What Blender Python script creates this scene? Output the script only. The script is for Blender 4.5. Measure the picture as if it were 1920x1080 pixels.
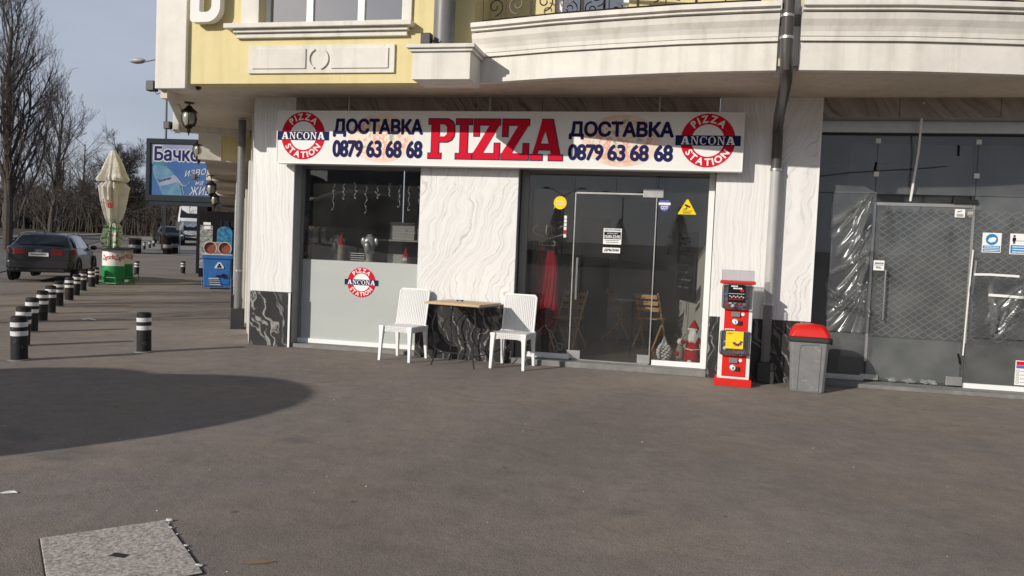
import bpy, bmesh, math, random
from mathutils import Vector, Matrix
R = math.radians
sc = bpy.context.scene
for o in list(bpy.data.objects): bpy.data.objects.remove(o)
COL = sc.collection

# ------------------------------------------------------------------ camera
CAMX, CAMY, CAMZ = 0.0, -10.432, 1.5
YAW, PITCH, ROLL = R(12.227), R(-2.64), R(2.394)
cd = bpy.data.cameras.new('camera'); cam = bpy.data.objects.new('camera', cd); COL.objects.link(cam)
cd.sensor_width = 36; cd.lens = 36*1500/1920; cd.clip_start = .05; cd.clip_end = 3000
fw = Vector((-math.sin(YAW)*math.cos(PITCH), math.cos(YAW)*math.cos(PITCH), math.sin(PITCH)))
rt = Vector((math.cos(YAW), math.sin(YAW), 0)); up = rt.cross(fw)
r2 = rt*math.cos(ROLL)+up*math.sin(ROLL); u2 = -rt*math.sin(ROLL)+up*math.cos(ROLL)
M = Matrix((r2, u2, -fw)).transposed().to_4x4(); M.translation = (CAMX, CAMY, CAMZ)
cam.matrix_world = M
sc.camera = cam

# ------------------------------------------------------------------ sky, sun, exposure
SUN_AZ, SUN_EL = 36.0, 21.5            # light travels towards +Y, swung 36 degrees to +X
tr = Vector((math.sin(R(SUN_AZ))*math.cos(R(SUN_EL)), math.cos(R(SUN_AZ))*math.cos(R(SUN_EL)), -math.sin(R(SUN_EL))))
wd = bpy.data.worlds.new('World'); sc.world = wd; wd.use_nodes = True
nt = wd.node_tree; N = nt.nodes; L = nt.links
bgn = N['Background']; bgn.inputs['Strength'].default_value = .09
sky = N.new('ShaderNodeTexSky'); sky.sky_type = 'NISHITA'; sky.sun_disc = False
sky.sun_elevation = R(SUN_EL); sky.sun_rotation = math.atan2(-tr.x, -tr.y)
sky.air_density = 1.0; sky.dust_density = 2.0; sky.ozone_density = 1.4; sky.altitude = 500
tc = N.new('ShaderNodeTexCoord'); mp = N.new('ShaderNodeMapping'); mp.inputs['Scale'].default_value = (1.2, 1.2, 4.5)
nz = N.new('ShaderNodeTexNoise'); nz.inputs['Scale'].default_value = 2.0; nz.inputs['Detail'].default_value = 5; nz.inputs['Roughness'].default_value = .5
cr = N.new('ShaderNodeValToRGB'); cr.color_ramp.elements[0].position = .30; cr.color_ramp.elements[1].position = .75
cr.color_ramp.elements[0].color = (.62,.62,.62,1); cr.color_ramp.elements[1].color = (1,1,1,1)
sx_ = N.new('ShaderNodeSeparateXYZ'); L.new(tc.outputs['Generated'], sx_.inputs['Vector'])
hz_ = N.new('ShaderNodeMapRange'); hz_.interpolation_type = 'SMOOTHSTEP'; hz_.inputs['From Min'].default_value = .0; hz_.inputs['From Max'].default_value = .85; hz_.inputs['To Min'].default_value = .95; hz_.inputs['To Max'].default_value = .05   # winter haze: thick towards the horizon all round, thinned overhead to weaken the fill light
L.new(sx_.outputs['Z'], hz_.inputs['Value']); hm_ = N.new('ShaderNodeMath'); hm_.operation = 'MULTIPLY'
mx = N.new('ShaderNodeMix'); mx.data_type = 'RGBA'
mx.inputs['B'].default_value = (7.5, 8.1, 9.6, 1)      # thin veil of high cloud
L.new(tc.outputs['Generated'], mp.inputs['Vector']); L.new(mp.outputs['Vector'], nz.inputs['Vector'])
L.new(nz.outputs['Fac'], cr.inputs['Fac']); L.new(cr.outputs['Color'], hm_.inputs[0]); L.new(hz_.outputs['Result'], hm_.inputs[1]); L.new(hm_.outputs[0], mx.inputs['Factor'])
L.new(sky.outputs['Color'], mx.inputs['A']); L.new(mx.outputs['Result'], bgn.inputs['Color'])
sd = bpy.data.lights.new('sun', 'SUN'); sd.energy = 5.0; sd.angle = R(.53); sd.color = (1.0, .935, .84)
sun = bpy.data.objects.new('sun', sd); COL.objects.link(sun); sun.rotation_euler = tr.to_track_quat('-Z', 'Y').to_euler(); sun.location = (-20, -30, 25)
sc.view_settings.view_transform = 'Standard'; sc.view_settings.look = 'None'
sc.view_settings.exposure = -.30; sc.view_settings.gamma = 1; sc.view_settings.use_curve_mapping = False
sc.render.resolution_x, sc.render.resolution_y = 1024, 576
sc.render.engine = 'CYCLES'
sc.cycles.max_bounces = 10; sc.cycles.transparent_max_bounces = 24

# ------------------------------------------------------------------ materials
MATS = {}
def mat(name, col, rough=.6, metal=0., var=.0, vscale=4., bump=0., bscale=60., spec=.5, alpha=None, coat=0., col2=None, stretch=None, emit=None, streak=0., rnd=False, scuff=None):
    """Principled material; col varies to col2 (or a darker col) by a two-octave object-space noise; fine bump."""
    if name in MATS: return MATS[name]
    m = bpy.data.materials.new(name); m.use_nodes = True; n = m.node_tree.nodes; l = m.node_tree.links
    b = n['Principled BSDF']; b.inputs['Base Color'].default_value = (*col, 1); b.inputs['Roughness'].default_value = rough
    b.inputs['Metallic'].default_value = metal; b.inputs['Specular IOR Level'].default_value = spec; b.inputs['Coat Weight'].default_value = coat
    if var or col2 or bump:
        t = n.new('ShaderNodeTexCoord'); mpn = n.new('ShaderNodeMapping')
        if stretch: mpn.inputs['Scale'].default_value = stretch
        l.new(t.outputs['Object'], mpn.inputs['Vector'])
        if rnd:      # every copy gets its own patch of the pattern
            oi = n.new('ShaderNodeObjectInfo'); va = n.new('ShaderNodeVectorMath'); va.operation = 'ADD'; l.new(oi.outputs['Location'], va.inputs[1]); l.new(t.outputs['Object'], va.inputs[0]); l.new(va.outputs['Vector'], mpn.inputs['Vector'])
    if var or col2:
        a = n.new('ShaderNodeTexNoise'); a.inputs['Scale'].default_value = vscale; a.inputs['Detail'].default_value = 6; a.inputs['Roughness'].default_value = .65
        l.new(mpn.outputs['Vector'], a.inputs['Vector'])
        r = n.new('ShaderNodeValToRGB'); r.color_ramp.elements[0].position = .36; r.color_ramp.elements[1].position = .66
        r.color_ramp.elements[0].color = (*(col2 if col2 else [c*(1-var) for c in col]), 1); r.color_ramp.elements[1].color = (*col, 1)
        l.new(a.outputs['Fac'], r.inputs['Fac']); cout = r.outputs['Color']
        def over(cout, scl, noise_scale, p0, p1, c2, mode):
            m2 = n.new('ShaderNodeMapping'); m2.inputs['Scale'].default_value = scl; l.new(mpn.outputs['Vector'], m2.inputs['Vector']); q = n.new('ShaderNodeTexNoise'); q.inputs['Scale'].default_value = noise_scale; q.inputs['Detail'].default_value = 5; q.inputs['Roughness'].default_value = .6; l.new(m2.outputs['Vector'], q.inputs['Vector'])
            rr = n.new('ShaderNodeValToRGB'); rr.color_ramp.elements[0].position = p0; rr.color_ramp.elements[1].position = p1; l.new(q.outputs['Fac'], rr.inputs['Fac']); x = n.new('ShaderNodeMix'); x.data_type = 'RGBA'; x.blend_type = mode; x.inputs['B'].default_value = (*c2, 1); l.new(rr.outputs['Color'], x.inputs['Factor']); l.new(cout, x.inputs['A']); return x.outputs['Result']
        if streak: cout = over(cout, (7, 7, .35), 1., .50, .80, (1-streak, 1-streak*1.05, 1-streak*1.15), 'MULTIPLY'); cout = over(cout, (1, 1, 1), .9, .55, .75, (1-streak*.5, 1-streak*.55, 1-streak*.6), 'MULTIPLY')
        if scuff: cout = over(cout, (1, 1, 1.6), scuff[0], scuff[2] if len(scuff) > 2 else .60, scuff[3] if len(scuff) > 2 else .70, scuff[1], 'MIX')
        l.new(cout, b.inputs['Base Color'])
        mr = n.new('ShaderNodeMapRange'); mr.inputs['To Min'].default_value = max(0, rough-.08); mr.inputs['To Max'].default_value = min(1, rough+.1)
        l.new(a.outputs['Fac'], mr.inputs['Value']); l.new(mr.outputs['Result'], b.inputs['Roughness'])
    if bump:
        c = n.new('ShaderNodeTexNoise'); c.inputs['Scale'].default_value = bscale; c.inputs['Detail'].default_value = 4
        l.new(mpn.outputs['Vector'], c.inputs['Vector'])
        bp = n.new('ShaderNodeBump'); bp.inputs['Strength'].default_value = bump; bp.inputs['Distance'].default_value = .01
        l.new(c.outputs['Fac'], bp.inputs['Height']); l.new(bp.outputs['Normal'], b.inputs['Normal'])
    if emit: b.inputs['Emission Color'].default_value = (*col, 1); b.inputs['Emission Strength'].default_value = emit
    MATS[name] = m
    return m

def asphalt_mat():
    m = bpy.data.materials.new('asphalt'); m.use_nodes = True; n = m.node_tree.nodes; l = m.node_tree.links; b = n['Principled BSDF']
    t = n.new('ShaderNodeTexCoord')
    def noise(s, d=5, ro=.6):
        a = n.new('ShaderNodeTexNoise'); a.inputs['Scale'].default_value = s; a.inputs['Detail'].default_value = d; a.inputs['Roughness'].default_value = ro
        l.new(t.outputs['Object'], a.inputs['Vector']); return a
    def ramp(src, p0, c0, p1, c1):
        r = n.new('ShaderNodeValToRGB'); r.color_ramp.elements[0].position = p0; r.color_ramp.elements[1].position = p1
        r.color_ramp.elements[0].color = (*c0, 1); r.color_ramp.elements[1].color = (*c1, 1); l.new(src, r.inputs['Fac']); return r
    def mix(a, bb, f, mode='MIX'):
        x = n.new('ShaderNodeMix'); x.data_type = 'RGBA'; x.blend_type = mode
        l.new(a, x.inputs['A']); l.new(bb, x.inputs['B'])
        if isinstance(f, float): x.inputs['Factor'].default_value = f
        else: l.new(f, x.inputs['Factor'])
        return x.outputs['Result']
    big = ramp(noise(.33, 6, .62).outputs['Fac'], .35, (.222,.193,.170), .68, (.292,.256,.227))
    grain = ramp(noise(120, 3, .7).outputs['Fac'], .30, (.62,.62,.62), .70, (1.30,1.29,1.27))
    agg = n.new('ShaderNodeTexVoronoi'); agg.inputs['Scale'].default_value = 140; l.new(t.outputs['Object'], agg.inputs['Vector'])
    aggr = ramp(agg.outputs['Distance'], .12, (1.3,1.28,1.24), .62, (.70,.70,.70))
    col = mix(big.outputs['Color'], grain.outputs['Color'], .75, 'MULTIPLY'); col = mix(col, aggr.outputs['Color'], .65, 'MULTIPLY')
    mot = ramp(noise(4.5, 6, .68).outputs['Fac'], .30, (.84,.84,.85), .70, (1.12,1.11,1.10)); col = mix(col, mot.outputs['Color'], 1.0, 'MULTIPLY')
    wet = ramp(noise(.55, 3, .5).outputs['Fac'], .42, (.93,.93,.96), .62, (1.05,1.03,.99)); col = mix(col, wet.outputs['Color'], 1.0, 'MULTIPLY')
    st = ramp(noise(1.15, 4, .55).outputs['Fac'], .63, (0,0,0), .72, (.8,.8,.8))                       # stains
    stc = n.new('ShaderNodeRGB'); stc.outputs[0].default_value = (.145,.130,.120,1)
    col = mix(col, stc.outputs[0], st.outputs['Color'])
    dust = ramp(noise(.8, 7, .7).outputs['Fac'], .60, (0,0,0), .80, (.5,.5,.5))                      # pale dust
    dc = n.new('ShaderNodeRGB'); dc.outputs[0].default_value = (.42,.385,.335,1)
    col = mix(col, dc.outputs[0], dust.outputs['Color'])
    sp = n.new('ShaderNodeTexVoronoi'); sp.inputs['Scale'].default_value = 1.7; l.new(t.outputs['Object'], sp.inputs['Vector'])
    spr = ramp(sp.outputs['Distance'], .030, (.8,.8,.8), .045, (0,0,0))                                 # gum spots
    gc = n.new('ShaderNodeRGB'); gc.outputs[0].default_value = (.10,.092,.086,1)
    col = mix(col, gc.outputs[0], spr.outputs['Color'])
    l.new(col, b.inputs['Base Color']); b.inputs['Roughness'].default_value = .88; b.inputs['Specular IOR Level'].default_value = .3
    bn = n.new('ShaderNodeBump'); bn.inputs['Strength'].default_value = .30; bn.inputs['Distance'].default_value = .005
    l.new(agg.outputs['Distance'], bn.inputs['Height'])
    bn2 = n.new('ShaderNodeBump'); bn2.inputs['Strength'].default_value = .25; bn2.inputs['Distance'].default_value = .03
    l.new(noise(7, 5, .7).outputs['Fac'], bn2.inputs['Height']); l.new(bn.outputs['Normal'], bn2.inputs['Normal'])
    l.new(bn2.outputs['Normal'], b.inputs['Normal']); MATS['asphalt'] = m
    return m

def marble_mat(name, base, vein, vein2, scale, rot, dist, rough, seed=0., fine=1., flow=.35):
    """stone with flowing veins: two sets of thin wave bands, bent by a slow noise and broken up by another"""
    m = bpy.data.materials.new(name); m.use_nodes = True; n = m.node_tree.nodes; l = m.node_tree.links; b = n['Principled BSDF']
    t = n.new('ShaderNodeTexCoord'); mpn = n.new('ShaderNodeMapping'); mpn.inputs['Rotation'].default_value = (0, R(rot), 0)
    mpn.inputs['Location'].default_value = (seed, seed*.7, seed*.3); l.new(t.outputs['Object'], mpn.inputs['Vector'])
    wn = n.new('ShaderNodeTexNoise'); wn.inputs['Scale'].default_value = 1.1; wn.inputs['Detail'].default_value = 3; l.new(mpn.outputs['Vector'], wn.inputs['Vector'])
    vm = n.new('ShaderNodeVectorMath'); vm.operation = 'MULTIPLY_ADD'; vm.inputs[1].default_value = (flow, flow, flow); l.new(wn.outputs['Color'], vm.inputs[0]); l.new(mpn.outputs['Vector'], vm.inputs[2])
    mp2 = n.new('ShaderNodeMapping'); mp2.inputs['Scale'].default_value = (scale, scale, scale*.10); l.new(vm.outputs['Vector'], mp2.inputs['Vector'])
    def lines(sc_, di, w0, w1):
        w = n.new('ShaderNodeTexWave'); w.wave_type = 'BANDS'; w.bands_direction = 'X'; w.inputs['Scale'].default_value = sc_; w.inputs['Distortion'].default_value = di; w.inputs['Detail'].default_value = 4; w.inputs['Detail Scale'].default_value = 1.6; w.inputs['Detail Roughness'].default_value = .6
        l.new(mp2.outputs['Vector'], w.inputs['Vector']); r = n.new('ShaderNodeValToRGB'); r.color_ramp.elements[0].position = w0; r.color_ramp.elements[1].position = w1; r.color_ramp.elements[0].color = (1,1,1,1); r.color_ramp.elements[1].color = (0,0,0,1); l.new(w.outputs['Fac'], r.inputs['Fac']); return r
    br = n.new('ShaderNodeTexNoise'); br.inputs['Scale'].default_value = 1.4; br.inputs['Detail'].default_value = 5; l.new(mp2.outputs['Vector'], br.inputs['Vector'])
    brr = n.new('ShaderNodeValToRGB'); brr.color_ramp.elements[0].position = .36; brr.color_ramp.elements[1].position = .60; l.new(br.outputs['Fac'], brr.inputs['Fac'])
    def layer(prev, mask, col, amt, brk=True):
        k = mask.outputs['Color']
        if brk: q = n.new('ShaderNodeMix'); q.data_type = 'RGBA'; q.blend_type = 'MULTIPLY'; q.inputs['Factor'].default_value = 1; l.new(k, q.inputs['A']); l.new(brr.outputs['Color'], q.inputs['B']); k = q.outputs['Result']
        g_ = n.new('ShaderNodeMath'); g_.operation = 'MULTIPLY'; g_.inputs[1].default_value = amt; l.new(k, g_.inputs[0])
        x = n.new('ShaderNodeMix'); x.data_type = 'RGBA'; x.inputs['B'].default_value = (*col, 1); l.new(g_.outputs[0], x.inputs['Factor'])
        if isinstance(prev, tuple): x.inputs['A'].default_value = (*prev, 1)
        else: l.new(prev, x.inputs['A'])
        return x.outputs['Result']
    c = layer(base, lines(.5, dist*1.2, .0, .9), vein2, .55, False); c = layer(c, lines(2.2*fine, dist, .0, .40), vein2, .8); c = layer(c, lines(1.15, dist, .0, .14), vein, .85)
    l.new(c, b.inputs['Base Color']); b.inputs['Roughness'].default_value = rough; b.inputs['Specular IOR Level'].default_value = .3
    MATS[name] = m; return m

def glass_mat(name, tint, rough=0., ior=1.5, haze=0., hazecol=(.5,.5,.5)):
    m = bpy.data.materials.new(name); m.use_nodes = True; n = m.node_tree.nodes; l = m.node_tree.links
    n.remove(n['Principled BSDF']); out = n['Material Output']
    t = n.new('ShaderNodeBsdfTransparent'); t.inputs['Color'].default_value = (*tint, 1)
    g = n.new('ShaderNodeBsdfGlossy'); g.inputs['Roughness'].default_value = rough; g.inputs['Color'].default_value = (.95,.97,1,1)
    f = n.new('ShaderNodeFresnel'); f.inputs['IOR'].default_value = ior
    mm = n.new('ShaderNodeMixShader'); l.new(f.outputs['Fac'], mm.inputs['Fac']); l.new(t.outputs['BSDF'], mm.inputs[1]); l.new(g.outputs['BSDF'], mm.inputs[2])
    o = mm.outputs['Shader']
    if haze:
        tcn = n.new('ShaderNodeTexCoord'); nn = n.new('ShaderNodeTexNoise'); nn.inputs['Scale'].default_value = 2.5; nn.inputs['Detail'].default_value = 6; l.new(tcn.outputs['Object'], nn.inputs['Vector'])
        mr = n.new('ShaderNodeMapRange'); mr.inputs['From Min'].default_value = .3; mr.inputs['From Max'].default_value = .7; mr.inputs['To Min'].default_value = haze*.5; mr.inputs['To Max'].default_value = haze*1.5
        l.new(nn.outputs['Fac'], mr.inputs['Value'])
        d = n.new('ShaderNodeBsdfDiffuse'); d.inputs['Color'].default_value = (*hazecol, 1)
        m2 = n.new('ShaderNodeMixShader'); l.new(mr.outputs['Result'], m2.inputs['Fac']); l.new(o, m2.inputs[1]); l.new(d.outputs['BSDF'], m2.inputs[2]); o = m2.outputs['Shader']
    l.new(o, out.inputs['Surface']); MATS[name] = m; return m

asphalt_mat()
marble_mat('marble_white', (.76,.755,.74), (.55,.545,.54), (.675,.67,.66), 6.0, 2, 6, .3, seed=3.1, flow=.28)
marble_mat('marble_diagonal', (.76,.755,.74), (.50,.495,.49), (.665,.66,.65), 4.2, -20, 7, .3, seed=7.7, flow=.8)
marble_mat('marble_brown', (.34,.295,.26), (.13,.11,.10), (.22,.185,.165), 2.2, 35, 8, .35, seed=1.3, flow=.6)
marble_mat('marble_black', (.030,.030,.031), (.34,.33,.315), (.050,.049,.048), 1.9, 14, 14, .25, seed=9.2, flow=1.3, fine=.5)
glass_mat('glass', (.94,.95,.945), haze=.016, hazecol=(.50,.50,.49)); glass_mat('glass_clear', (.86,.87,.86)); glass_mat('glass_dark', (.16,.17,.18)); glass_mat('glass_upper', (.25,.27,.3), ior=4.2)
glass_mat('glass_dusty', (.78,.80,.80), haze=.10, hazecol=(.52,.525,.525))
glass_mat('plastic_film', (.93,.94,.94), rough=.24, ior=1.6, haze=.07, hazecol=(.62,.63,.63))
glass_mat('acrylic', (.80,.80,.82), rough=.04, ior=1.5, haze=.06, hazecol=(.75,.75,.75))
mat('cream', (.72,.68,.60), .75, var=.10, vscale=2.2, bump=.15, bscale=40, streak=0.22)
mat('cream_stone', (.73,.70,.64), .7, var=.13, vscale=3.0, bump=.2, bscale=25, streak=0.22)
mat('yellow_plaster', (.72,.62,.325), .85, var=.09, vscale=1.6, bump=.3, bscale=120, streak=0.16)
mat('soffit_plaster', (.66,.575,.475), .9, var=.12, vscale=1.2, bump=.2, bscale=80, streak=0.22)
mat('grey_stone', (.33,.325,.32), .55, var=.2, vscale=6, bump=.1)
mat('stone_sill', (.22,.215,.205), .7, var=.3, vscale=7, bump=.2)
mat('white_frame', (.80,.80,.79), .4, var=.05, vscale=5)
mat('alu', (.52,.51,.49), .38, metal=.8, var=.12, vscale=8)
mat('alu_brown', (.26,.25,.235), .45, metal=.3, var=.1)
mat('steel', (.66,.66,.66), .2, metal=1.)
mat('black_metal', (.018,.018,.018), .42, var=.2, vscale=20)
mat('bronze_iron', (.05,.033,.024), .42, metal=.6, var=.3, vscale=25)
mat('pipe_brown', (.075,.068,.06), .35, var=.2, vscale=5)
mat('pipe_grey', (.42,.42,.41), .45, var=.12, vscale=4)
mat('pipe_dark', (.17,.17,.168), .42, var=.12, vscale=4)
mat('bollard_black', (.024,.023,.024), .7, spec=.25, var=.45, vscale=9, bump=.1, rnd=True, scuff=(16, (.085,.08,.075)))
mat('reflective_white', (.70,.70,.70), .6, var=.22, vscale=14, rnd=True, scuff=(22, (.38,.37,.35)))
mat('sign_white', (.78,.775,.755), .7, var=.05, vscale=1.5, spec=.1)
for nm_, c_ in dict(ink_navy=(.020,.020,.085), ink_red=(.60,.012,.035), ink_white=(.80,.80,.79), ink_black=(.012,.012,.013), ink_yellow=(.80,.60,.03), ink_blue=(.02,.22,.50), ink_grey=(.20,.20,.20), ink_violet=(.12,.13,.40), paper=(.76,.76,.74)).items(): mat(nm_, c_, .75, spec=.08, var=.04, vscale=3)
mat('chair_white', (.83,.83,.82), .42, var=.05, vscale=9)
mat('wood_top', (.56,.40,.23), .5, var=.25, vscale=3, stretch=(1.2,14,14), bump=.1)
mat('wood_chair', (.52,.28,.10), .45, var=.3, vscale=5, stretch=(6,6,1.5))
mat('wood_dark', (.13,.065,.03), .5, var=.3, vscale=5)
mat('plastic_red', (.60,.014,.010), .42, var=.08, vscale=6, spec=.35); mat('plastic_grey', (.185,.185,.19), .55, var=.18, vscale=7, bump=.05, scuff=(9, (.25,.245,.235))); mat('plastic_charcoal', (.03,.03,.032), .5)
mat('vend_white', (.74,.735,.72), .45, var=.10, vscale=6, scuff=(11, (.58,.56,.53))); mat('vend_red', (.62,.02,.015), .5, spec=.2, var=.08, vscale=9)
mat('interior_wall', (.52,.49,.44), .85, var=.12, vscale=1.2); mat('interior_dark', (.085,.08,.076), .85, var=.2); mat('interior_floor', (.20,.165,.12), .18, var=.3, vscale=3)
mat('cloth_red', (.36,.010,.020), .95, var=.35, vscale=7, bump=.4, bscale=30, spec=.1); mat('cloth_black', (.015,.015,.017), .9, var=.3, vscale=12); mat('denim', (.03,.035,.06), .9)
mat('skin', (.50,.27,.17), .55); mat('hair', (.02,.015,.012), .7)
mat('silver', (.62,.62,.60), .35, metal=.55, var=.4, vscale=30); mat('beard', (.75,.73,.68), .95, var=.2, vscale=40); mat('gnome_red', (.46,.012,.02), .95, var=.35, vscale=14, bump=.6, bscale=70, spec=.1); mat('gnome_grey', (.28,.24,.19), .9, var=.3, vscale=20)
mat('slate', (.012,.012,.013), .6, var=.3, vscale=8); mat('cardboard', (.40,.39,.37), .85, var=.12)
mat('bark', (.085,.07,.058), .95, var=.4, vscale=7); mat('twig', (.105,.086,.075), .95, var=.35, vscale=1.2); mat('thicket', (.07,.055,.045), .95, var=.5, vscale=.7); mat('twig_pale', (.16,.135,.115), .95, var=.3, vscale=1.5)
mat('canvas', (.66,.635,.55), .9, var=.16, vscale=5, bump=.4, bscale=18, spec=.1); mat('canvas_print', (.64,.62,.53), .9, var=.2, vscale=5, bump=.4, bscale=18, spec=.1, scuff=(8, (.02,.22,.05), .50, .56)); mat('canvas_green', (.03,.30,.06), .7, var=.4, vscale=9); mat('beer_green', (.02,.25,.075), .42, var=.12, vscale=4); mat('beer_white', (.76,.75,.70), .4, var=.06); mat('beer_red', (.40,.03,.04), .5)
mat('freezer_blue', (.045,.19,.52), .35, var=.22, vscale=4); mat('terracotta', (.27,.075,.04), .6, var=.2); mat('mural_blue', (.04,.30,.50), .5, var=.0, col2=(.01,.05,.16), vscale=9)
mat('car_paint', (.040,.041,.044), .3, metal=.5, coat=.6); mat('car_black', (.03,.03,.032), .3, metal=.3, coat=.5); mat('van_white', (.74,.74,.74), .35, coat=.4, var=.05); mat('tyre', (.014,.014,.014), .85); mat('tail_red', (.15,.006,.008), .25, coat=.5); mat('lamp_clear', (.65,.66,.68), .15, coat=.5); mat('car_glass', (.018,.02,.022), .06, spec=.8, coat=.5); mat('trim_black', (.012,.012,.012), .5)
mat('billboard_frame', (.030,.037,.045), .8, var=.15, vscale=2, spec=.1)
mat('kerb', (.40,.39,.37), .85, var=.25, vscale=3, bump=.2); mat('paving', (.30,.285,.26), .9, var=.25, vscale=1.2); mat('road', (.15,.145,.14), .9, var=.3, vscale=.25, bump=.2); mat('soil', (.075,.062,.045), .95, var=.5, vscale=.4)
mat('kiosk_dark', (.014,.014,.015), .8, var=.3, vscale=3, spec=.1); mat('kiosk_print', (.45,.45,.45), .6, col2=(.02,.02,.02), vscale=5, stretch=(1,1,2.4)); mat('evergreen', (.022,.035,.018), .9, var=.4, vscale=3); mat('block_wall', (.35,.33,.31), .85, var=.1)
mat('granite', (.64,.575,.52), .85, col2=(.20,.18,.165), vscale=60, bump=.35, bscale=60); mat('gap_dark', (.02,.018,.016), .95); mat('chip', (.6,.585,.55), .9); mat('leaf_dry', (.20,.14,.08), .9)
mat('icicle_wire', (.62,.60,.55), .5); mat('lamp_glass', (.30,.30,.27), .2, spec=.4)

# ------------------------------------------------------------------ mesh helpers
class MB:
    """collects shapes, then links them as ONE mesh object"""
    def __init__(s): s.v = []; s.f = []
    def add(s, vs, fs, m=None):
        k = len(s.v); s.v += [tuple(m @ Vector(p)) if m else tuple(p) for p in vs]; s.f += [tuple(i+k for i in f) for f in fs]; return s
    def box(s, x0, x1, y0, y1, z0, z1, m=None):
        return s.add([(x0,y0,z0),(x1,y0,z0),(x1,y1,z0),(x0,y1,z0),(x0,y0,z1),(x1,y0,z1),(x1,y1,z1),(x0,y1,z1)],
                     [(3,2,1,0),(4,5,6,7),(0,1,5,4),(1,2,6,5),(2,3,7,6),(3,0,4,7)], m)
    def loft(s, rings, cap=True, close=True, m=None):
        n = len(rings[0]); vs = [p for r in rings for p in r]; fs = []
        for i in range(len(rings)-1):
            for j in range(n if close else n-1):
                a = i*n+j; b = i*n+(j+1) % n; fs.append((a, b, b+n, a+n))
        if cap: fs.append(tuple(range(n-1, -1, -1))); fs.append(tuple(range((len(rings)-1)*n, len(rings)*n)))
        return s.add(vs, fs, m)
    def lathe(s, prof, n=20, c=(0,0,0), m=None, sq=1.):
        rings = [[(c[0]+r*math.cos(2*math.pi*k/n), c[1]+r*sq*math.sin(2*math.pi*k/n), c[2]+z) for k in range(n)] for r, z in prof]
        return s.loft(rings, m=m)
    def tube(s, pts, r, n=8, close=False, m=None):
        pts = [Vector(p) for p in pts]; rs = r if isinstance(r, (list, tuple)) else [r]*len(pts); rings = []
        pv = None
        for i, p in enumerate(pts):
            d = (pts[min(i+1, len(pts)-1)]-pts[max(i-1, 0)])
            if d.length < 1e-9: d = Vector((0,0,1))
            d.normalize()
            if pv is None: a = Vector((0,0,1)) if abs(d.z) < .9 else Vector((1,0,0)); pv = d.cross(a).normalized()
            else: pv = (pv-d*pv.dot(d)); pv = pv.normalized() if pv.length > 1e-6 else d.orthogonal().normalized()
            q = d.cross(pv)
            rings.append([p+(pv*math.cos(2*math.pi*k/n)+q*math.sin(2*math.pi*k/n))*rs[i] for k in range(n)])
        return s.loft(rings, m=m)
    def prism(s, poly, y0, y1, m=None):
        """polygon given in (x,z), extruded along y; y0 is the face towards the viewer (smaller y)"""
        n = len(poly); vs = [(x, y0, z) for x, z in poly]+[(x, y1, z) for x, z in poly]
        fs = [tuple(range(n)), tuple(range(2*n-1, n-1, -1))]+[(i, i+n, (i+1) % n+n, (i+1) % n) for i in range(n)]
        return s.add(vs, fs, m)
    def zprism(s, poly, z0, z1, m=None):
        n = len(poly); vs = [(x, y, z0) for x, y in poly]+[(x, y, z1) for x, y in poly]
        fs = [tuple(range(n-1, -1, -1)), tuple(range(n, 2*n))]+[(i, (i+1) % n, (i+1) % n+n, i+n) for i in range(n)]
        return s.add(vs, fs, m)
    def ring(s, ro, ri, y0, y1, cx=0, cz=0, n=40, a0=0, a1=2*math.pi):
        full = abs(a1-a0-2*math.pi) < 1e-6; k = n if full else n+1; rings = []
        for i in range(k):
            a = a0+(a1-a0)*i/n; c, q = math.cos(a), math.sin(a)
            rings.append([(cx+ro*c, y0, cz+ro*q), (cx+ri*c, y0, cz+ri*q), (cx+ri*c, y1, cz+ri*q), (cx+ro*c, y1, cz+ro*q)])
        if full: rings.append(rings[0])
        return s.loft(rings, cap=not full)
    def ball(s, c, rx, ry=None, rz=None, n=14, k=9, rough=0., seed=0, m=None):
        ry = ry or rx; rz = rz or rx; g = random.Random(seed); rings = []
        for i in range(k+1):
            t = math.pi*i/k; w = max(math.sin(t), .02); rings.append([])
            for j in range(n):
                q = 1+rough*(g.random()-.5)*2
                rings[-1].append((c[0]+rx*q*w*math.cos(2*math.pi*j/n), c[1]+ry*q*w*math.sin(2*math.pi*j/n), c[2]-rz*q*math.cos(t)))
        return s.loft(rings, m=m)
    def build(s, name, material, parent=None, bevel=0, smooth=False, fix=True, seg=2):
        me = bpy.data.meshes.new(name); me.from_pydata(s.v, [], s.f)
        if fix:
            b = bmesh.new(); b.from_mesh(me); bmesh.ops.recalc_face_normals(b, faces=b.faces); b.to_mesh(me); b.free()
        me.materials.append(MATS[material]); me.update()
        if smooth:
            me.shade_smooth(); me.set_sharp_from_angle(angle=R(38))
        o = bpy.data.objects.new(name, me); COL.objects.link(o)
        if parent: o.parent = parent
        if bevel:
            md = o.modifiers.new('bevel', 'BEVEL'); md.width = bevel; md.segments = seg; md.limit_method = 'ANGLE'; md.angle_limit = R(40); md.harden_normals = False
        return o
def tag(o, label, cat, group=None):
    o['label'] = label; o['category'] = cat
    if group: o['group'] = group
    return o
def thing(name, label, cat, loc=(0,0,0), rz=0., group=None):
    o = bpy.data.objects.new(name, None); o.empty_display_size = .1; COL.objects.link(o); o.location = loc; o.rotation_euler = (0, 0, rz)
    return tag(o, label, cat, group)
def kind(o, k): o['kind'] = k; return o
def copy_tree(o, parent=None):
    c = o.copy(); COL.objects.link(c); c.parent = parent
    for ch in list(o.children): copy_tree(ch, c)
    return c
def T(x=0, y=0, z=0): return Matrix.Translation((x, y, z))
def RZ(a): return Matrix.Rotation(a, 4, 'Z')
def RX(a): return Matrix.Rotation(a, 4, 'X')
def RY(a): return Matrix.Rotation(a, 4, 'Y')
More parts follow.
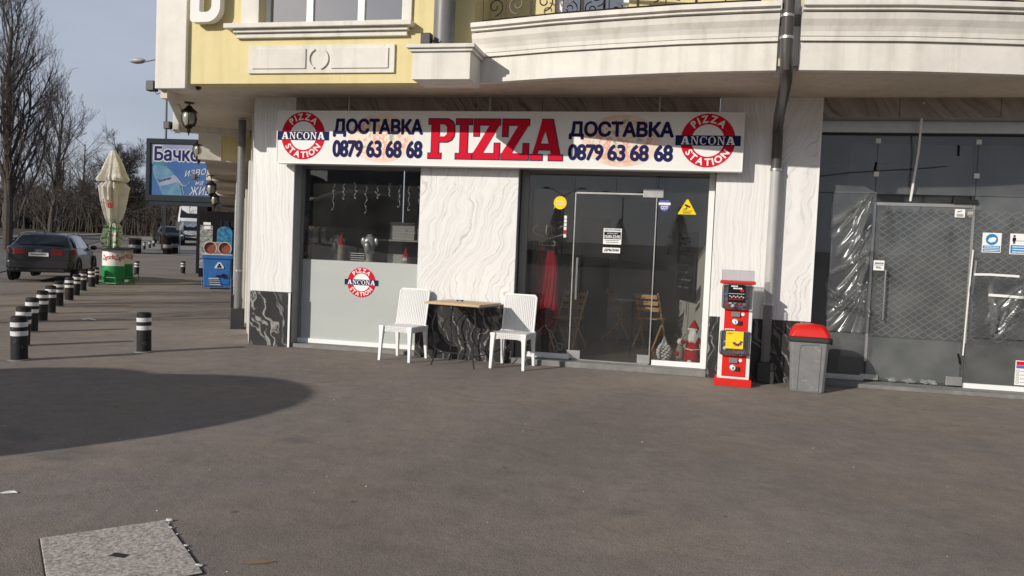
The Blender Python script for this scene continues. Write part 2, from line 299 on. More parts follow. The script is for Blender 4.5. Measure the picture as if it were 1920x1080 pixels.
def bx(name, material, parent, x0, x1, y0, y1, z0, z1, bevel=0): return MB().box(x0, x1, y0, y1, z0, z1).build(name, material, parent, bevel)

# lettering: outlines of the built-in typeface, or own slab-serif polygons
_tc = {}
def glyphs(body, bold=0., space=1., shear=0.):
    key = (body, bold, space, shear)
    if key in _tc: return _tc[key]
    c = bpy.data.curves.new('t', 'FONT'); c.body = body; c.offset = bold; c.space_character = space; c.shear = shear; c.resolution_u = 4
    o = bpy.data.objects.new('t', c); COL.objects.link(o); bpy.context.view_layer.update()
    me = bpy.data.meshes.new_from_object(o.evaluated_get(bpy.context.evaluated_depsgraph_get()))
    v = [(p.co.x, p.co.y) for p in me.vertices]; f = [tuple(p.vertices) for p in me.polygons]
    bpy.data.objects.remove(o); bpy.data.curves.remove(c); bpy.data.meshes.remove(me)
    x0 = min(p[0] for p in v); x1 = max(p[0] for p in v); z0 = min(p[1] for p in v); z1 = max(p[1] for p in v)
    _tc[key] = (v, f, x0, x1, z0, z1); return _tc[key]
def put_text(mb, body, x0, x1, z0, z1, y, bold=.0, space=1., shear=0., m=None):
    """fits the text box to x0..x1, z0..z1 on the plane y (facing -y); bold thickens the strokes by repeating the outline around itself"""
    v, f, a, b, c, d = glyphs(body, 0., space, shear); s = (z1-z0)/(d-c); w = bold*s
    for k in range(9 if bold else 1):
        ox, oz = (0, 0) if k == 0 else (w*math.cos(k*math.pi/4), w*math.sin(k*math.pi/4))
        mb.add([(x0+w+(p[0]-a)/(b-a)*(x1-x0-2*w)+ox, y-.00012*k, z0+w+(p[1]-c)/(d-c)*(z1-z0-2*w)+oz) for p in v], f, m)
    return mb
def arc_text(mb, body, cx, cz, r, h, y, a_mid, gap, top=True, bold=.03):
    gl = [glyphs(ch, 0.) for ch in body]; ws = [(g_[3]-g_[2])*h/(g_[5]-g_[4]) for g_ in gl]; tot = sum(ws)+gap*h*(len(ws)-1); pos = -tot/2
    for (v, f, a, b, c, d), w in zip(gl, ws):
        mid = pos+w/2; pos += w+gap*h; s = h/(d-c); ang = a_mid+(-1 if top else 1)*mid/r; rot = ang-math.pi/2 if top else ang+math.pi/2
        px, pz = cx+r*math.cos(ang), cz+r*math.sin(ang); co, si = math.cos(rot), math.sin(rot)
        for k in range(5):
            ox, oz = (0, 0) if k == 0 else (bold*h*math.cos(k*math.pi/2), bold*h*math.sin(k*math.pi/2))
            mb.add([(px+((p[0]-a)*s-w/2+ox)*co-((p[1]-c)*s-h/2+oz)*si, y-.0001*k, pz+((p[0]-a)*s-w/2+ox)*si+((p[1]-c)*s-h/2+oz)*co) for p in v], f)
    return mb
def rect(x0, x1, z0, z1): return [(x0,z0),(x1,z0),(x1,z1),(x0,z1)]
SLAB = {   # pieces (polygons) in a unit box: width given first
 'P': (.92, [rect(.0,.46,0,.13), rect(.11,.37,.13,.87), rect(.0,.37,.87,1.), [(.37,1.),(.37,.86),(.56,.86),(.64,.80),(.64,.62),(.56,.56),(.37,.56),(.37,.42),(.66,.42),(.82,.48),(.90,.58),(.92,.71),(.90,.84),(.82,.94),(.66,1.)]]),
 'I': (.56, [rect(0,.56,0,.13), rect(.15,.41,.13,.87), rect(0,.56,.87,1.)]),
 'Z': (.94, [[(0,.14),(0,0),(.36,.0),(.36,.14)], [(0.,.14),(.34,.14),(.90,.86),(.56,.86)], rect(.36,.92,0,.14), rect(.74,.92,.14,.40), rect(.02,.92,.86,1.), rect(.02,.20,.58,.86)]),
 'A': (1.08, [rect(0,.40,0,.13), rect(.62,1.08,0,.13), [(.08,.13),(.24,.13),(.50,.80),(.58,1.),(.36,1.)], [(.70,.13),(1.,.13),(.72,1.),(.36,1.),(.42,.92)], rect(.28,.80,.26,.39)]),
 'N': (1.0, [rect(0,.32,0,.09), rect(.11,.21,.09,.92), rect(0,.30,.92,1.), [(.14,1.),(.34,1.),(.88,.10),(.88,0),(.74,0)], rect(.78,.88,.0,.92), rect(.66,1.,.92,1.)]),
 'O': (.98, None), 'C': (.90, None)}
def slab_text(mb, body, x0, x1, z0, z1, y, gap=.08, grow=0., y1=None):
    ws = [SLAB[c][0] for c in body]; tot = sum(ws)+gap*(len(body)-1); sx = (x1-x0)/tot; sz = z1-z0; x = x0
    y1 = y+.002 if y1 is None else y1
    k = 0
    for c, w in zip(body, ws):
        ps = SLAB[c][1]
        if ps is None:
            n = 28; a0, a1 = (0, 2*math.pi) if c == 'O' else (R(48), R(318)); poly = []; rings = []
            for i in range(n+1):
                a = a0+(a1-a0)*i/n; cx_, cz_ = w/2, .5; t = .30-.14*abs(math.sin(a))
                ro = (w/2, .52); ri = (w/2-t*.8, .52-.085)
                rings.append([(x+(cx_+ro[0]*math.cos(a))*sx, y, z0+(cz_+ro[1]*math.sin(a))*sz), (x+(cx_+ri[0]*math.cos(a))*sx, y, z0+(cz_+ri[1]*math.sin(a))*sz)])
            mb.loft(rings, cap=False, close=False)
            if c == 'C': mb.add([(x+u*sx, y-.0004, z0+v*sz) for u, v in rect(.80,.88,.62,1.0)], [(0,1,2,3)])
        else:
            for p in ps:
                cx_ = sum(q[0] for q in p)/len(p); cz_ = sum(q[1] for q in p)/len(p)
                vs = []
                for u, v in p:
                    du, dv = u-cx_, v-cz_
                    vs.append((x+u*sx+(grow if du > 0 else -grow), y-.00012*k, z0+v*sz+(grow if dv > 0 else -grow)))
                mb.add(vs, [tuple(range(len(vs)))]); k += 1
        x += (w+gap)*sx
    return mb

# ================================================================== SETTING: ground, road, kerb, soil
def gh(x, y):
    d = math.hypot(x-CAMX, y-CAMY)
    t = max(0., d-42); t = t*t/12 if t < 6 else t-3
    return min(.036*t, 4.2)
def ground_mesh():
    rs = [0, 2, 5, 9, 14, 20, 28, 36, 42]+[42+2*k for k in range(1, 45)]+[140, 170, 220, 300, 450, 800, 1600]
    n = 128; mb = MB(); vs = [(CAMX, CAMY, 0)]; fs = []
    for r in rs[1:]:
        for k in range(n):
            x = CAMX+r*math.cos(2*math.pi*k/n); y = CAMY+r*math.sin(2*math.pi*k/n); vs.append((x, y, gh(x, y)))
    for k in range(n): fs.append((0, 1+k, 1+(k+1) % n))
    for i in range(len(rs)-2):
        for k in range(n): a = 1+i*n+k; b = 1+i*n+(k+1) % n; fs.append((a, a+n, b+n, b))
    return mb.add(vs, fs)
kind(ground_mesh().build('ground', 'asphalt'), 'structure')
def poly_at(pl, t):
    ls = [math.dist(pl[i], pl[i+1]) for i in range(len(pl)-1)]; s = t*sum(ls)
    for i, q in enumerate(ls):
        if s <= q or i == len(ls)-1:
            f = min(1, s/q); return (pl[i][0]+(pl[i+1][0]-pl[i][0])*f, pl[i][1]+(pl[i+1][1]-pl[i][1])*f)
        s -= q
def sheet(name, material, a, b, dz, na=60, nb=14, skirt=None):
    mb = MB(); vs = []; fs = []
    for i in range(na+1):
        p, q = poly_at(a, i/na), poly_at(b, i/na)
        for j in range(nb+1):
            t = j/nb; x = p[0]+(q[0]-p[0])*t; y = p[1]+(q[1]-p[1])*t; vs.append((x, y, gh(x, y)+dz))
    for i in range(na):
        for j in range(nb): k = i*(nb+1)+j; fs.append((k, k+1, k+nb+2, k+nb+1))
    o = mb.add(vs, fs).build(name, material)
    return kind(o, 'structure')
near = [(-22.5, -30), (-13.4, .2), (-18.6, 6.6), (-30.2, 22.2), (-45, 43.5), (-62, 68), (-95, 118)]
far = [(-90, -40), (-58, 10), (-47.5, 36.4), (-53.5, 58.9), (-66, 84), (-108, 140), (-130, 170)]
sheet('road', 'road', near, far, .025, 90, 26)
far2 = [(p[0]-1.8, p[1]+.6) for p in far]; beyond = [(-240, -60), (-200, 40), (-190, 110), (-185, 160), (-180, 220), (-190, 260), (-200, 300)]
sheet('soil', 'soil', far2, beyond, .05, 60, 30)
sheet('pavement', 'paving', [(-33.0, 34.2), (-37.2, 37.5), (-45.5, 49), (-57, 66), (-70, 84)], [(-24.5, 37.0), (-28, 42), (-36, 55), (-48, 72), (-62, 90)], .02, 40, 8)
kb = MB()
for i in range(80):
    p, q = poly_at(far, i/80), poly_at(far2, i/80); p2, q2 = poly_at(far, (i+1)/80), poly_at(far2, (i+1)/80)
    m_ = lambda a, b, f=.16: (a[0]+(b[0]-a[0])*f, a[1]+(b[1]-a[1])*f)
    a = [p, m_(p, q), m_(p2, q2), p2]; z = [gh(*t) for t in a]
    kb.add([(t[0], t[1], h-.05) for t, h in zip(a, z)]+[(t[0], t[1], h+.16) for t, h in zip(a, z)], [(0,1,2,3),(4,5,6,7),(0,1,5,4),(1,2,6,5),(2,3,7,6),(3,0,4,7)])
kind(kb.build('kerb', 'kerb'), 'structure')
sheet('far_pavement', 'paving', [(p[0]-.3, p[1]+.1) for p in far], far2, .11, 60, 3)

# ================================================================== BUILDING
B = thing('corner_building', 'cream and yellow corner building with marble ground floor shops and curved balconies', 'building')
def part(name, material, x0, x1, y0, y1, z0, z1, bevel=0, parent=None): return bx(name, material, parent or B, x0, x1, y0, y1, z0, z1, bevel)
GY = .25                       # glazing plane
ZS = 3.53                      # soffit
# --- pillars, each a dark core with stone slabs
def pillar(x0, x1, depth, slabs, dark, name='pillar'):
    p = part(name, 'grey_stone', x0+.02, x1-.02, .03, depth, 0, ZS)
    for (a, b, z0, z1, m) in slabs: bx('marble_panel', m, p, a+.003, b-.003, 0, .028, z0, z1, .002)
    for (a, b) in dark: bx('plinth_slab', 'marble_black', p, a+.003, b-.003, -.012, .028, .0, .772, .003)
    return p
pl = pillar(-6.11, -5.47, .30, [(-6.11, -5.47, .78, ZS, 'marble_white')], [(-6.11, -5.47)])
bx('reveal_slab', 'grey_stone', pl, -5.489, -5.466, .032, .24, 0, ZS)
bx('edge_trim', 'white_frame', pl, -5.498, -5.468, -.018, -.013, 0, .772)
pm = pillar(-3.60, -2.23, .34, [(-3.60, -2.23, .78, 2.62, 'marble_diagonal')], [(-3.60, -2.23)])
pr = pillar(.31, 1.53, .40, [(.31, 1.0, .78, ZS, 'marble_white'), (1.0, 1.53, .78, ZS, 'marble_diagonal')], [(.31, 1.0), (1.0, 1.53)])
bx('edge_trim', 'white_frame', pr, 1.507, 1.533, -.004, -.001, .78, ZS)
# header over the shop fronts, slab by slab
hd = part('header', 'grey_stone', -5.47, .31, .03, .35, 2.60, ZS)
for i, (a, b) in enumerate([(-5.47, -4.7), (-4.7, -3.6), (-3.6, -2.86), (-2.86, -1.95), (-1.95, -.85), (-.85, .31)]):
    bx('marble_panel', 'marble_brown', hd, a+.003, b-.003, .002+.001*(i % 2), .028, 2.625 if -3.6 <= a < -2.2 else 2.60, ZS, .002)
hd2 = part('header', 'grey_stone', 1.53, 6.0, .03, .5, 3.30, ZS)
for i, (a, b) in enumerate([(1.53, 2.4), (2.4, 3.5), (3.5, 4.6), (4.6, 6.0)]): bx('marble_panel', 'marble_brown', hd2, a+.003, b-.003, .002, .028, 3.30, ZS, .002)
# --- stone base strips under the glazing
part('base_strip', 'stone_sill', -5.466, -3.602, .03, .34, 0, .055, .004)
part('threshold', 'stone_sill', -2.228, .308, -.02, .34, 0, .075, .006)
part('base_strip', 'stone_sill', 1.532, 6.0, .02, .42, 0, .05, .006)
# --- kitchen window
w1 = part('shop_window', 'white_frame', -5.466, -3.602, GY-.03, GY+.03, .056, .12)
bx('frame_side', 'alu_brown', w1, -5.465, -5.43, GY-.03, GY+.03, .121, 2.60)
bx('frame_side', 'white_frame', w1, -3.66, -3.602, GY-.03, GY+.03, .121, 2.60)
bx('frame_top', 'alu_brown', w1, -5.429, -3.661, GY-.03, GY+.03, 2.56, 2.60)
bx('pane', 'glass', w1, -5.429, -3.661, GY-.004, GY+.004, 1.262, 2.559)
mat('frosted', (.41,.435,.42), .5, var=.10, vscale=.9, stretch=(.5,.5,1.8))
bx('frosted_pane', 'frosted', w1, -5.429, -3.661, GY-.005, GY+.005, .121, 1.26)
# --- pizzeria door front
fr = part('glass_front', 'alu_brown', -2.228, -2.13, GY-.03, GY+.05, .076, 2.60)
bx('frame_side', 'white_frame', fr, .235, .308, GY-.05, GY+.05, .076, 2.60, .003)
bx('frame_top', 'alu_brown', fr, -2.129, .234, GY-.03, GY+.04, 2.56, 2.60)
bx('bottom_rail', 'white_frame', fr, -2.129, -1.49, GY-.03, GY+.03, .076, .145, .004)
bx('bottom_rail', 'white_frame', fr, -.39, .234, GY-.03, GY+.03, .076, .145, .004)
bx('side_pane', 'glass', fr, -2.129, -1.512, GY-.006, GY+.006, .146, 2.559)
bx('side_pane', 'glass', fr, -.405, .234, GY-.006, GY+.006, .146, 2.559)
bx('transom_pane', 'glass', fr, -1.506, -.958, GY-.006, GY+.006, 2.335, 2.559)
bx('transom_pane', 'glass', fr, -.952, -.411, GY-.006, GY+.006, 2.335, 2.559)
bx('floor_track', 'alu', fr, -1.45, -.43, GY-.02, GY+.02, .0755, .086)
bx('patch_fitting', 'alu', fr, -.60, -.34, GY-.022, GY+.022, 2.275, 2.385, .004)
dr = part('glass_door', 'glass', -1.500, -.417, GY-.006, GY+.006, .09, 2.327)
for sx, w in ((-1.500, .014), (-.431, .014)): bx('edge_profile', 'alu', dr, sx, sx+w, GY-.012, GY+.012, .10, 2.32)
bx('edge_profile', 'alu', dr, -1.484, -.433, GY-.012, GY+.012, 2.305, 2.327)
bx('patch_fitting', 'alu', dr, -1.52, -1.34, GY-.024, GY+.024, .088, .20, .004); bx('patch_fitting', 'alu', dr, -.58, -.415, GY-.024, GY+.024, .088, .20, .004)
h = MB().tube([(-1.425, GY-.075, .89), (-1.425, GY-.075, 1.45)], .016, 10)
for z in (1.0, 1.34): h.tube([(-1.425, GY-.075, z), (-1.425, GY, z)], .009, 8)
h.build('door_handle', 'steel', dr, smooth=True)
# --- vacant shop front
SG = .35
vf = part('vacant_shop_front', 'alu', 1.532, 6.0, SG-.10, SG+.06, 3.15, 3.298, .004)
bx('shadow_gap', 'trim_black', vf, 1.54, 6.0, SG-.04, SG+.05, 3.13, 3.149)
seams = [1.535, 2.255, 3.395, 4.55, 6.0]
for i in range(4):
    if i == 1: continue
    bx('pane', 'glass_dusty', vf, seams[i]+.004, seams[i+1]-.004, SG-.006, SG+.006, .12, 2.40)
for i in range(4): bx('upper_pane', 'glass_dusty', vf, seams[i]+.004, seams[i+1]-.004, SG-.006, SG+.006, 2.408, 3.129)
bx('bottom_rail', 'alu', vf, 1.54, 2.25, SG-.03, SG+.03, .052, .118, .003); bx('bottom_rail', 'white_frame', vf, 3.40, 6.0, SG-.04, SG+.03, .052, .112, .003)
for x, z in ((2.255, 3.06), (2.255, 2.65), (3.395, 3.06), (3.395, 2.65)): bx('glass_clamp', 'paper', vf, x-.03, x+.03, SG-.016, SG-.008, z-.03, z+.03, .002)
d2 = part('glass_door', 'glass_dusty', 2.262, 3.388, SG-.006, SG+.006, .07, 2.30)
bx('door_frame', 'alu', d2, 2.245, 2.275, SG-.02, SG-.008, .30, 2.30); bx('door_frame', 'alu', d2, 3.372, 3.402, SG-.02, SG-.008, .60, 2.30)
bx('door_closer', 'trim_black', d2, 3.15, 3.42, SG-.05, SG-.008, 2.30, 2.36, .004); bx('top_rail', 'alu', d2, 2.28, 3.37, SG-.02, SG-.008, 2.262, 2.30)
bx('hinge_patch', 'alu', d2, 3.20, 3.385, SG-.026, SG-.008, .07, .18, .004); bx('hinge_patch', 'alu', d2, 2.20, 2.42, SG-.026, SG-.008, .07, .14, .004)
h = MB().tube([(2.42, SG-.07, .84), (2.42, SG-.07, 1.46)], .014, 10)
for z in (.95, 1.36): h.tube([(2.42, SG-.07, z), (2.42, SG, z)], .008, 8)
h.build('door_handle', 'steel', d2, smooth=True)
# --- soffit and upper storey
BAL = [(-2.62, -1.13), (-2.26, -1.21), (-1.57, -1.39), (-.89, -1.51), (-.2, -1.62), (.4, -1.67), (.80, -1.69), (1.01, -1.70), (1.56, -1.66), (2.07, -1.62), (2.59, -1.54), (3.21, -1.43), (3.9, -1.27), (4.6, -1.07), (5.3, -.82), (6.0, -.5)]
def bal_y(x):
    for i in range(len(BAL)-1):
        if BAL[i][0] <= x <= BAL[i+1][0]:
            # smooth interpolation
            f = (x-BAL[i][0])/(BAL[i+1][0]-BAL[i][0]); return BAL[i][1]*(1-f)+BAL[i+1][1]*f
    return BAL[0][1] if x < BAL[0][0] else BAL[-1][1]
CRN = Vector((-6.11, .02)); U = Vector((-.524, .8517)); NO = Vector((-.8517, -.524))     # side street wall: corner, run, outward
def SP(s, off): p = CRN+U*s+NO*off; return (p.x, p.y)
out = [(6.0, .06)]+[(x, y+.03) for x, y in reversed(BAL)]+[(-2.62, -1.12), (-6.4, -1.12)]+[SP(-.66, 1.08), SP(3.7, 1.08), SP(3.7, -.08), (-6.05, .06)]
MB().zprism(out, ZS, ZS+.08).build('soffit', 'soffit_plaster', B)
def wall_with_hole(name, material, x0, x1, z0, z1, hx0, hx1, hz0, y0, y1):
    mb = MB(); mb.box(x0, hx0, y0, y1, z0, z1); mb.box(hx1, x1, y0, y1, z0, z1); mb.box(hx0+.0005, hx1-.0005, y0, y1, z0, hz0); return mb.build(name, material, B)
wall_with_hole('upper_wall', 'yellow_plaster', -6.405, -2.60, 3.48, 7.2, -5.40, -3.50, 4.20, -1.15, -.95)
pa = part('corner_pilaster', 'cream_stone', -6.84, -6.40, -1.21, -.9, 3.41, 5.0, .006); bx('pilaster_block', 'cream_stone', pa, -6.84, -6.40, -1.212, -.9, 5.006, 7.2, .006)
bx('pilaster_foot', 'soffit_plaster', pa, -6.82, -6.72, -1.12, -.75, 3.30, 3.409, .004)
# upper window
uw = part('upper_window', 'white_frame', -5.40, -3.50, -1.02, -.96, 4.201, 4.25)
for x in (-5.40, -4.83, -4.14, -3.56): bx('mullion', 'white_frame', uw, x, x+(.09 if x in (-4.83, -4.14) else .06), -1.03, -.96, 4.251, 7.0, .004)
for a, b in ((-5.339, -4.831), (-4.739, -4.141), (-4.049, -3.561)): bx('pane', 'glass_upper', uw, a, b, -1.0, -.99, 4.251, 7.0)
bx('reveal', 'cream', uw, -5.50, -5.401, -1.149, -.955, 4.20, 7.0)
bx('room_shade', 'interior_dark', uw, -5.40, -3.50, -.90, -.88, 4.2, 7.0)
ws = part('window_surround', 'cream_stone', -5.64, -5.402, -1.185, -1.152, 4.20, 7.0, .004); bx('jamb', 'cream_stone', ws, -3.498, -3.38, -1.185, -1.152, 4.20, 7.0, .004)
sl = part('window_sill', 'cream_stone', -5.82, -3.34, -1.30, -1.152, 4.14, 4.199, .006)
bx('sill_moulding', 'cream_stone', sl, -5.72, -3.40, -1.245, -1.152, 4.095, 4.138, .006); bx('sill_moulding', 'cream_stone', sl, -5.70, -3.42, -1.205, -1.152, 4.035, 4.093, .008)
rp = part('relief_panel', 'cream_stone', -5.53, -3.58, -1.18, -1.152, 3.60, 3.945, .004)
mb = MB(); mb.box(-5.47, -4.74, -1.196, -1.181, 3.655, 3.90); mb.box(-4.40, -3.655, -1.196, -1.181, 3.655, 3.90); mb.build('raised_field', 'cream_stone', rp, .004)
mb = MB(); mb.ring(.135, .115, -1.20, -1.181, -4.57, 3.775, 24, R(115), R(245)); mb.ring(.135, .115, -1.20, -1.181, -4.57, 3.775, 24, R(-75), R(65)); mb.build('medallion', 'cream_stone', rp)
# bracket box with the round column on it
bb = part('bracket_box', 'cream_stone', -3.19, -2.50, -1.62, -1.152, 3.42, 3.73, .005)
bx('box_cap', 'cream_stone', bb, -3.25, -2.44, -1.68, -1.152, 3.765, 3.81, .008); bx('box_cap', 'cream_stone', bb, -3.22, -2.47, -1.65, -1.152, 3.731, 3.764, .006)
MB().lathe([(.135, 3.811), (.135, 3.86), (.125, 3.87), (.125, 7.2)], 28, (-2.90, -1.38, 0)).build('round_column', 'pipe_dark', B, smooth=True)
# balcony fascias: a moulded profile swept along the bow
PROF = [(0, 3.48), (0, 3.765), (.035, 3.772), (.035, 3.81), (.045, 3.815), (.05, 3.86), (.07, 3.91), (.105, 3.97), (.12, 4.03), (.125, 4.045), (.15, 4.05), (.15, 4.075), (.19, 4.085), (.19, 4.135), (-.10, 4.14), (-.10, 3.48)]
def fascia(name, xs):
    p = []
    k = 0
    while xs[0]+k*.12 < xs[1]: p.append(xs[0]+k*.12); k += 1
    p.append(xs[1]); pieces = {'fascia': PROF[:2]+[(-.10, 3.766), (-.10, 3.48)], 'moulding': [PROF[2], PROF[3]]+PROF[4:9]+[(-.10, 4.03), (-.10, 3.77)], 'coping': [PROF[9]]+PROF[10:15]+[(-.10, 4.045)]}
    root = None
    for nm, pr_ in pieces.items():
        rings = [[(x, bal_y(x)-o, z) for o, z in pr_] for x in p]
        o = MB().loft(rings).build(nm if root else 'balcony', 'cream_stone', root or B)
        root = root or o
    return root
b1 = fascia('balcony', (-2.60, .80)); b2 = fascia('balcony', (1.02, 6.0))
part('balcony_recess', 'cream_stone', .801, 1.019, -1.62, -1.35, 3.48, 7.2)
MB().zprism([(-2.6, -.3)]+[(x, y+.05) for x, y in BAL]+[(6.0, -.3)], 3.95, 4.06).build('balcony_floor', 'stone_sill', B)
# recessed balcony wall with windows
mb = MB(); xs = [-2.6, -1.75, -.85, 2.0, 3.05, 6.0]
mb.box(xs[0], xs[1], -.45, -.25, 3.62, 7.2); mb.box(xs[2], xs[3], -.45, -.25, 3.62, 7.2); mb.box(xs[4], xs[5], -.45, -.25, 3.62, 7.2); mb.build('balcony_wall', 'yellow_plaster', B)
for a, b in ((xs[1], xs[2]), (xs[3], xs[4])):
    w = part('balcony_door', 'white_frame', a+.001, a+.07, -.40, -.30, 4.07, 7.0); bx('frame_side', 'white_frame', w, b-.07, b-.001, -.40, -.30, 4.07, 7.0); bx('pane', 'glass_upper', w, a+.071, b-.071, -.36, -.35, 4.07, 7.0)
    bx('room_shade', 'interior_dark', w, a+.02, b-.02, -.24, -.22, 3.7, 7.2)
part('balcony_end_wall', 'yellow_plaster', -2.80, -2.602, -1.149, -.451, 3.62, 7.2)
# wrought iron railing
def spiral(mb, cx, cz, r, a0, turns, x2y, sgn=1, rad=.008):
    pts = []
    for i in range(22):
        t = i/21; q = r*(1-.8*t); a = a0+sgn*turns*2*math.pi*t; x = cx+q*math.cos(a); pts.append((x, x2y(x), cz+q*math.sin(a)))
    mb.tube(pts, rad, 5)
def railing(x0, x1):
    ry = lambda x: bal_y(x)+.03
    n = int((x1-x0)/.15); xs = [x0+(x1-x0)*i/n for i in range(n+1)]
    root = MB().tube([(x, ry(x), 4.205) for x in xs], .016, 6).build('railing', 'bronze_iron', B)
    MB().tube([(x, ry(x), 5.05) for x in xs], .025, 8).build('handrail', 'bronze_iron', root)
    k = 0; x = x0
    while x <= x1+.01:
        MB().box(x-.014, x+.014, ry(x)-.014, ry(x)+.014, 4.12, 5.05).build('post', 'bronze_iron', root)
        if x+.6 <= x1+.01:
            s = MB()
            for cx, cz, r, a0, tn, sg in ((x+.17, 4.36, .11, R(270), 1.3, 1), (x+.45, 4.36, .11, R(270), 1.3, -1), (x+.30, 4.62, .12, R(90), 1.2, 1), (x+.17, 4.86, .10, R(90), 1.3, -1), (x+.45, 4.86, .10, R(90), 1.3, 1)): spiral(s, cx, cz, r, a0, tn, ry, sg)
            s.tube([(x+.3, ry(x+.3), 4.21), (x+.3, ry(x+.3), 5.04)], .008, 5)
            s.build('scroll_panel', 'bronze_iron', root)
        x += .62; k += 1
    return root
railing(-2.52, .62); railing(1.10, 4.9)
# downpipe: straight against the balcony recess, two bends under the soffit, then down the pillar
dp = MB().tube([(.86, -1.80, 7.2), (.88, -1.80, 3.62), (.89, -1.78, 3.50), (.92, -1.55, 3.40), (.98, -.45, 3.22), (1.0, -.16, 3.14), (1.01, -.10, 3.02), (1.01, -.10, 2.62)], .062, 14).build('downpipe', 'pipe_brown', B, smooth=True)
MB().tube([(1.01, -.10, 2.619), (1.01, -.10, .98)], .060, 14).build('lower_pipe', 'pipe_grey', dp, smooth=True)
MB().tube([(1.01, -.10, .979), (1.01, -.10, .26)], .056, 14).build('lower_pipe', 'pipe_dark', dp, smooth=True)
for x, y, z, r in ((.872, -1.80, 4.0, .068), (.876, -1.80, 3.78, .068), (1.01, -.10, 2.63, .070), (1.01, -.10, .98, .068)): MB().lathe([(r, -.014), (r, .014)], 16, (x, y, z)).build('pipe_collar', 'alu', dp, smooth=True)
bx('drain_box', 'plastic_charcoal', dp, .915, 1.115, -.20, -.014, 0.0, .258, .008)

# --- side street front of the same building
sm = Matrix(((U.x, -NO.x, 0, CRN.x), (U.y, -NO.y, 0, CRN.y), (0, 0, 1, 0), (0, 0, 0, 1)))       # local: x along the street, y into the wall, z up
def side(name, material, s0, s1, o0, o1, z0, z1, bevel=0, parent=None):
    return MB().box(s0, s1, -o1, -o0, z0, z1, sm).build(name, material, parent or B, bevel)
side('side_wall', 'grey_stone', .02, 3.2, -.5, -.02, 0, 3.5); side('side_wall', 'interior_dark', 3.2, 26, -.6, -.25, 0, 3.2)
for s in (.05, 1.35): side('marble_panel', 'marble_white', s, s+.62, -.02, .01, 0.0, ZS-.002, .003)
side('shop_door', 'glass_dark', .69, 1.33, -.04, -.015, .05, 2.6)
for s in (3.0, 6.2, 9.5, 13, 17, 21): side('side_pillar', 'cream', s, s+.5, -.24, .02, 0, 2.92, .004)
for i, (s, sz) in enumerate(((2.15, 3.5), (5.75, 2.9), (9.0, 2.9), (12.6, 2.9))):
    c = sm @ Vector((s, -.16, 0)); q = MB().tube([(c.x, c.y, sz), (c.x, c.y, .34)], .062, 12).build('side_pipe', 'pipe_grey' if i else 'pipe_dark', B, smooth=True)
    MB().lathe([(.068, -.012), (.068, .012)], 14, (c.x, c.y, .98)).build('pipe_collar', 'alu', q)
    side('drain_box', 'plastic_charcoal', s-.11, s+.11, .05, .27, 0, .335, .008, q)
# overhang of the first bay, with cream side face
side('overhang_face', 'cream', -.55, 3.66, 1.09, 1.20, 3.48, 7.2)
side('side_pilaster', 'cream_stone', 3.2, 3.74, 1.205, 1.30, 3.38, 7.2, .005); side('overhang_edge', 'cream_stone', 3.665, 3.74, .0, 1.203, 3.40, 3.60, .004)
# the following bays hang lower
for k, (s0, s1, z0) in enumerate(((3.75, 8.6, 2.96), (8.61, 14.0, 2.90), (14.01, 26.0, 2.84))):
    side('bay_wall', 'yellow_plaster', s0, s1, -.2, .80-.05*k, z0, 7.2)
    side('bay_pilaster', 'cream', s0-.03, s0+.42, .50-.05*k, .90-.05*k, z0-.02, 7.2, .004)
    side('bay_soffit', 'soffit_plaster', s0+.01, s1-.01, -.2, .79-.05*k, z0-.03, z0-.002)
    side('bay_edge', 'cream_stone', s1-.5, s1-.05, .6-.05*k, .88-.05*k, z0-.10, z0-.032, .004)
# building body behind and roof, closing the volume
MB().zprism([(-6.4, -.94), (-2.8, -.94), (-2.8, -.24), (6.0, -.24), (6.0, 14), SP(26, 0), SP(26, 1.0), SP(0, 1.08)], 7.21, 7.4).build('roof_slab', 'cream', B)
part('end_wall', 'yellow_plaster', 6.001, 6.2, -.5, 14, 0, 7.2)

# --- rooms behind the glass
RM = part('shop_room', 'interior_floor', -6.1, .9, .36, 6.2, .02, .078)
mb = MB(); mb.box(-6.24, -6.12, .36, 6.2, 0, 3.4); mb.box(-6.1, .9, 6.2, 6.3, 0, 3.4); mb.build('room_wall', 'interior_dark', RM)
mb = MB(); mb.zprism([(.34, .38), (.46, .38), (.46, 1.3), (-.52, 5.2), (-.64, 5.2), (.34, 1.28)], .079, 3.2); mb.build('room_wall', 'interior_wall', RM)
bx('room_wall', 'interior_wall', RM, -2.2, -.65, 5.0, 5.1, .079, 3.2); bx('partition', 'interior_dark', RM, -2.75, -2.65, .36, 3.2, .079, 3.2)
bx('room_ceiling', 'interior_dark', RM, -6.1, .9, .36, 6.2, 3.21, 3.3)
bx('wall_opening', 'slate', RM, -2.0, -1.45, 4.96, 4.995, .08, 2.2); 
bx('wall_panel', 'interior_wall', RM, -4.55, -3.7, 2.8, 2.9, 1.0, 3.2)
VR = part('vacant_room', 'interior_floor', 1.54, 6.0, .44, 5.0, .02, .06)
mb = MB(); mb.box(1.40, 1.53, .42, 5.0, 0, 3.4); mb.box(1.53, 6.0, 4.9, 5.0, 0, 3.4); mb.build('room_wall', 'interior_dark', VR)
bx('room_ceiling', 'interior_dark', VR, 1.54, 6.0, .44, 5.0, 3.31, 3.4)

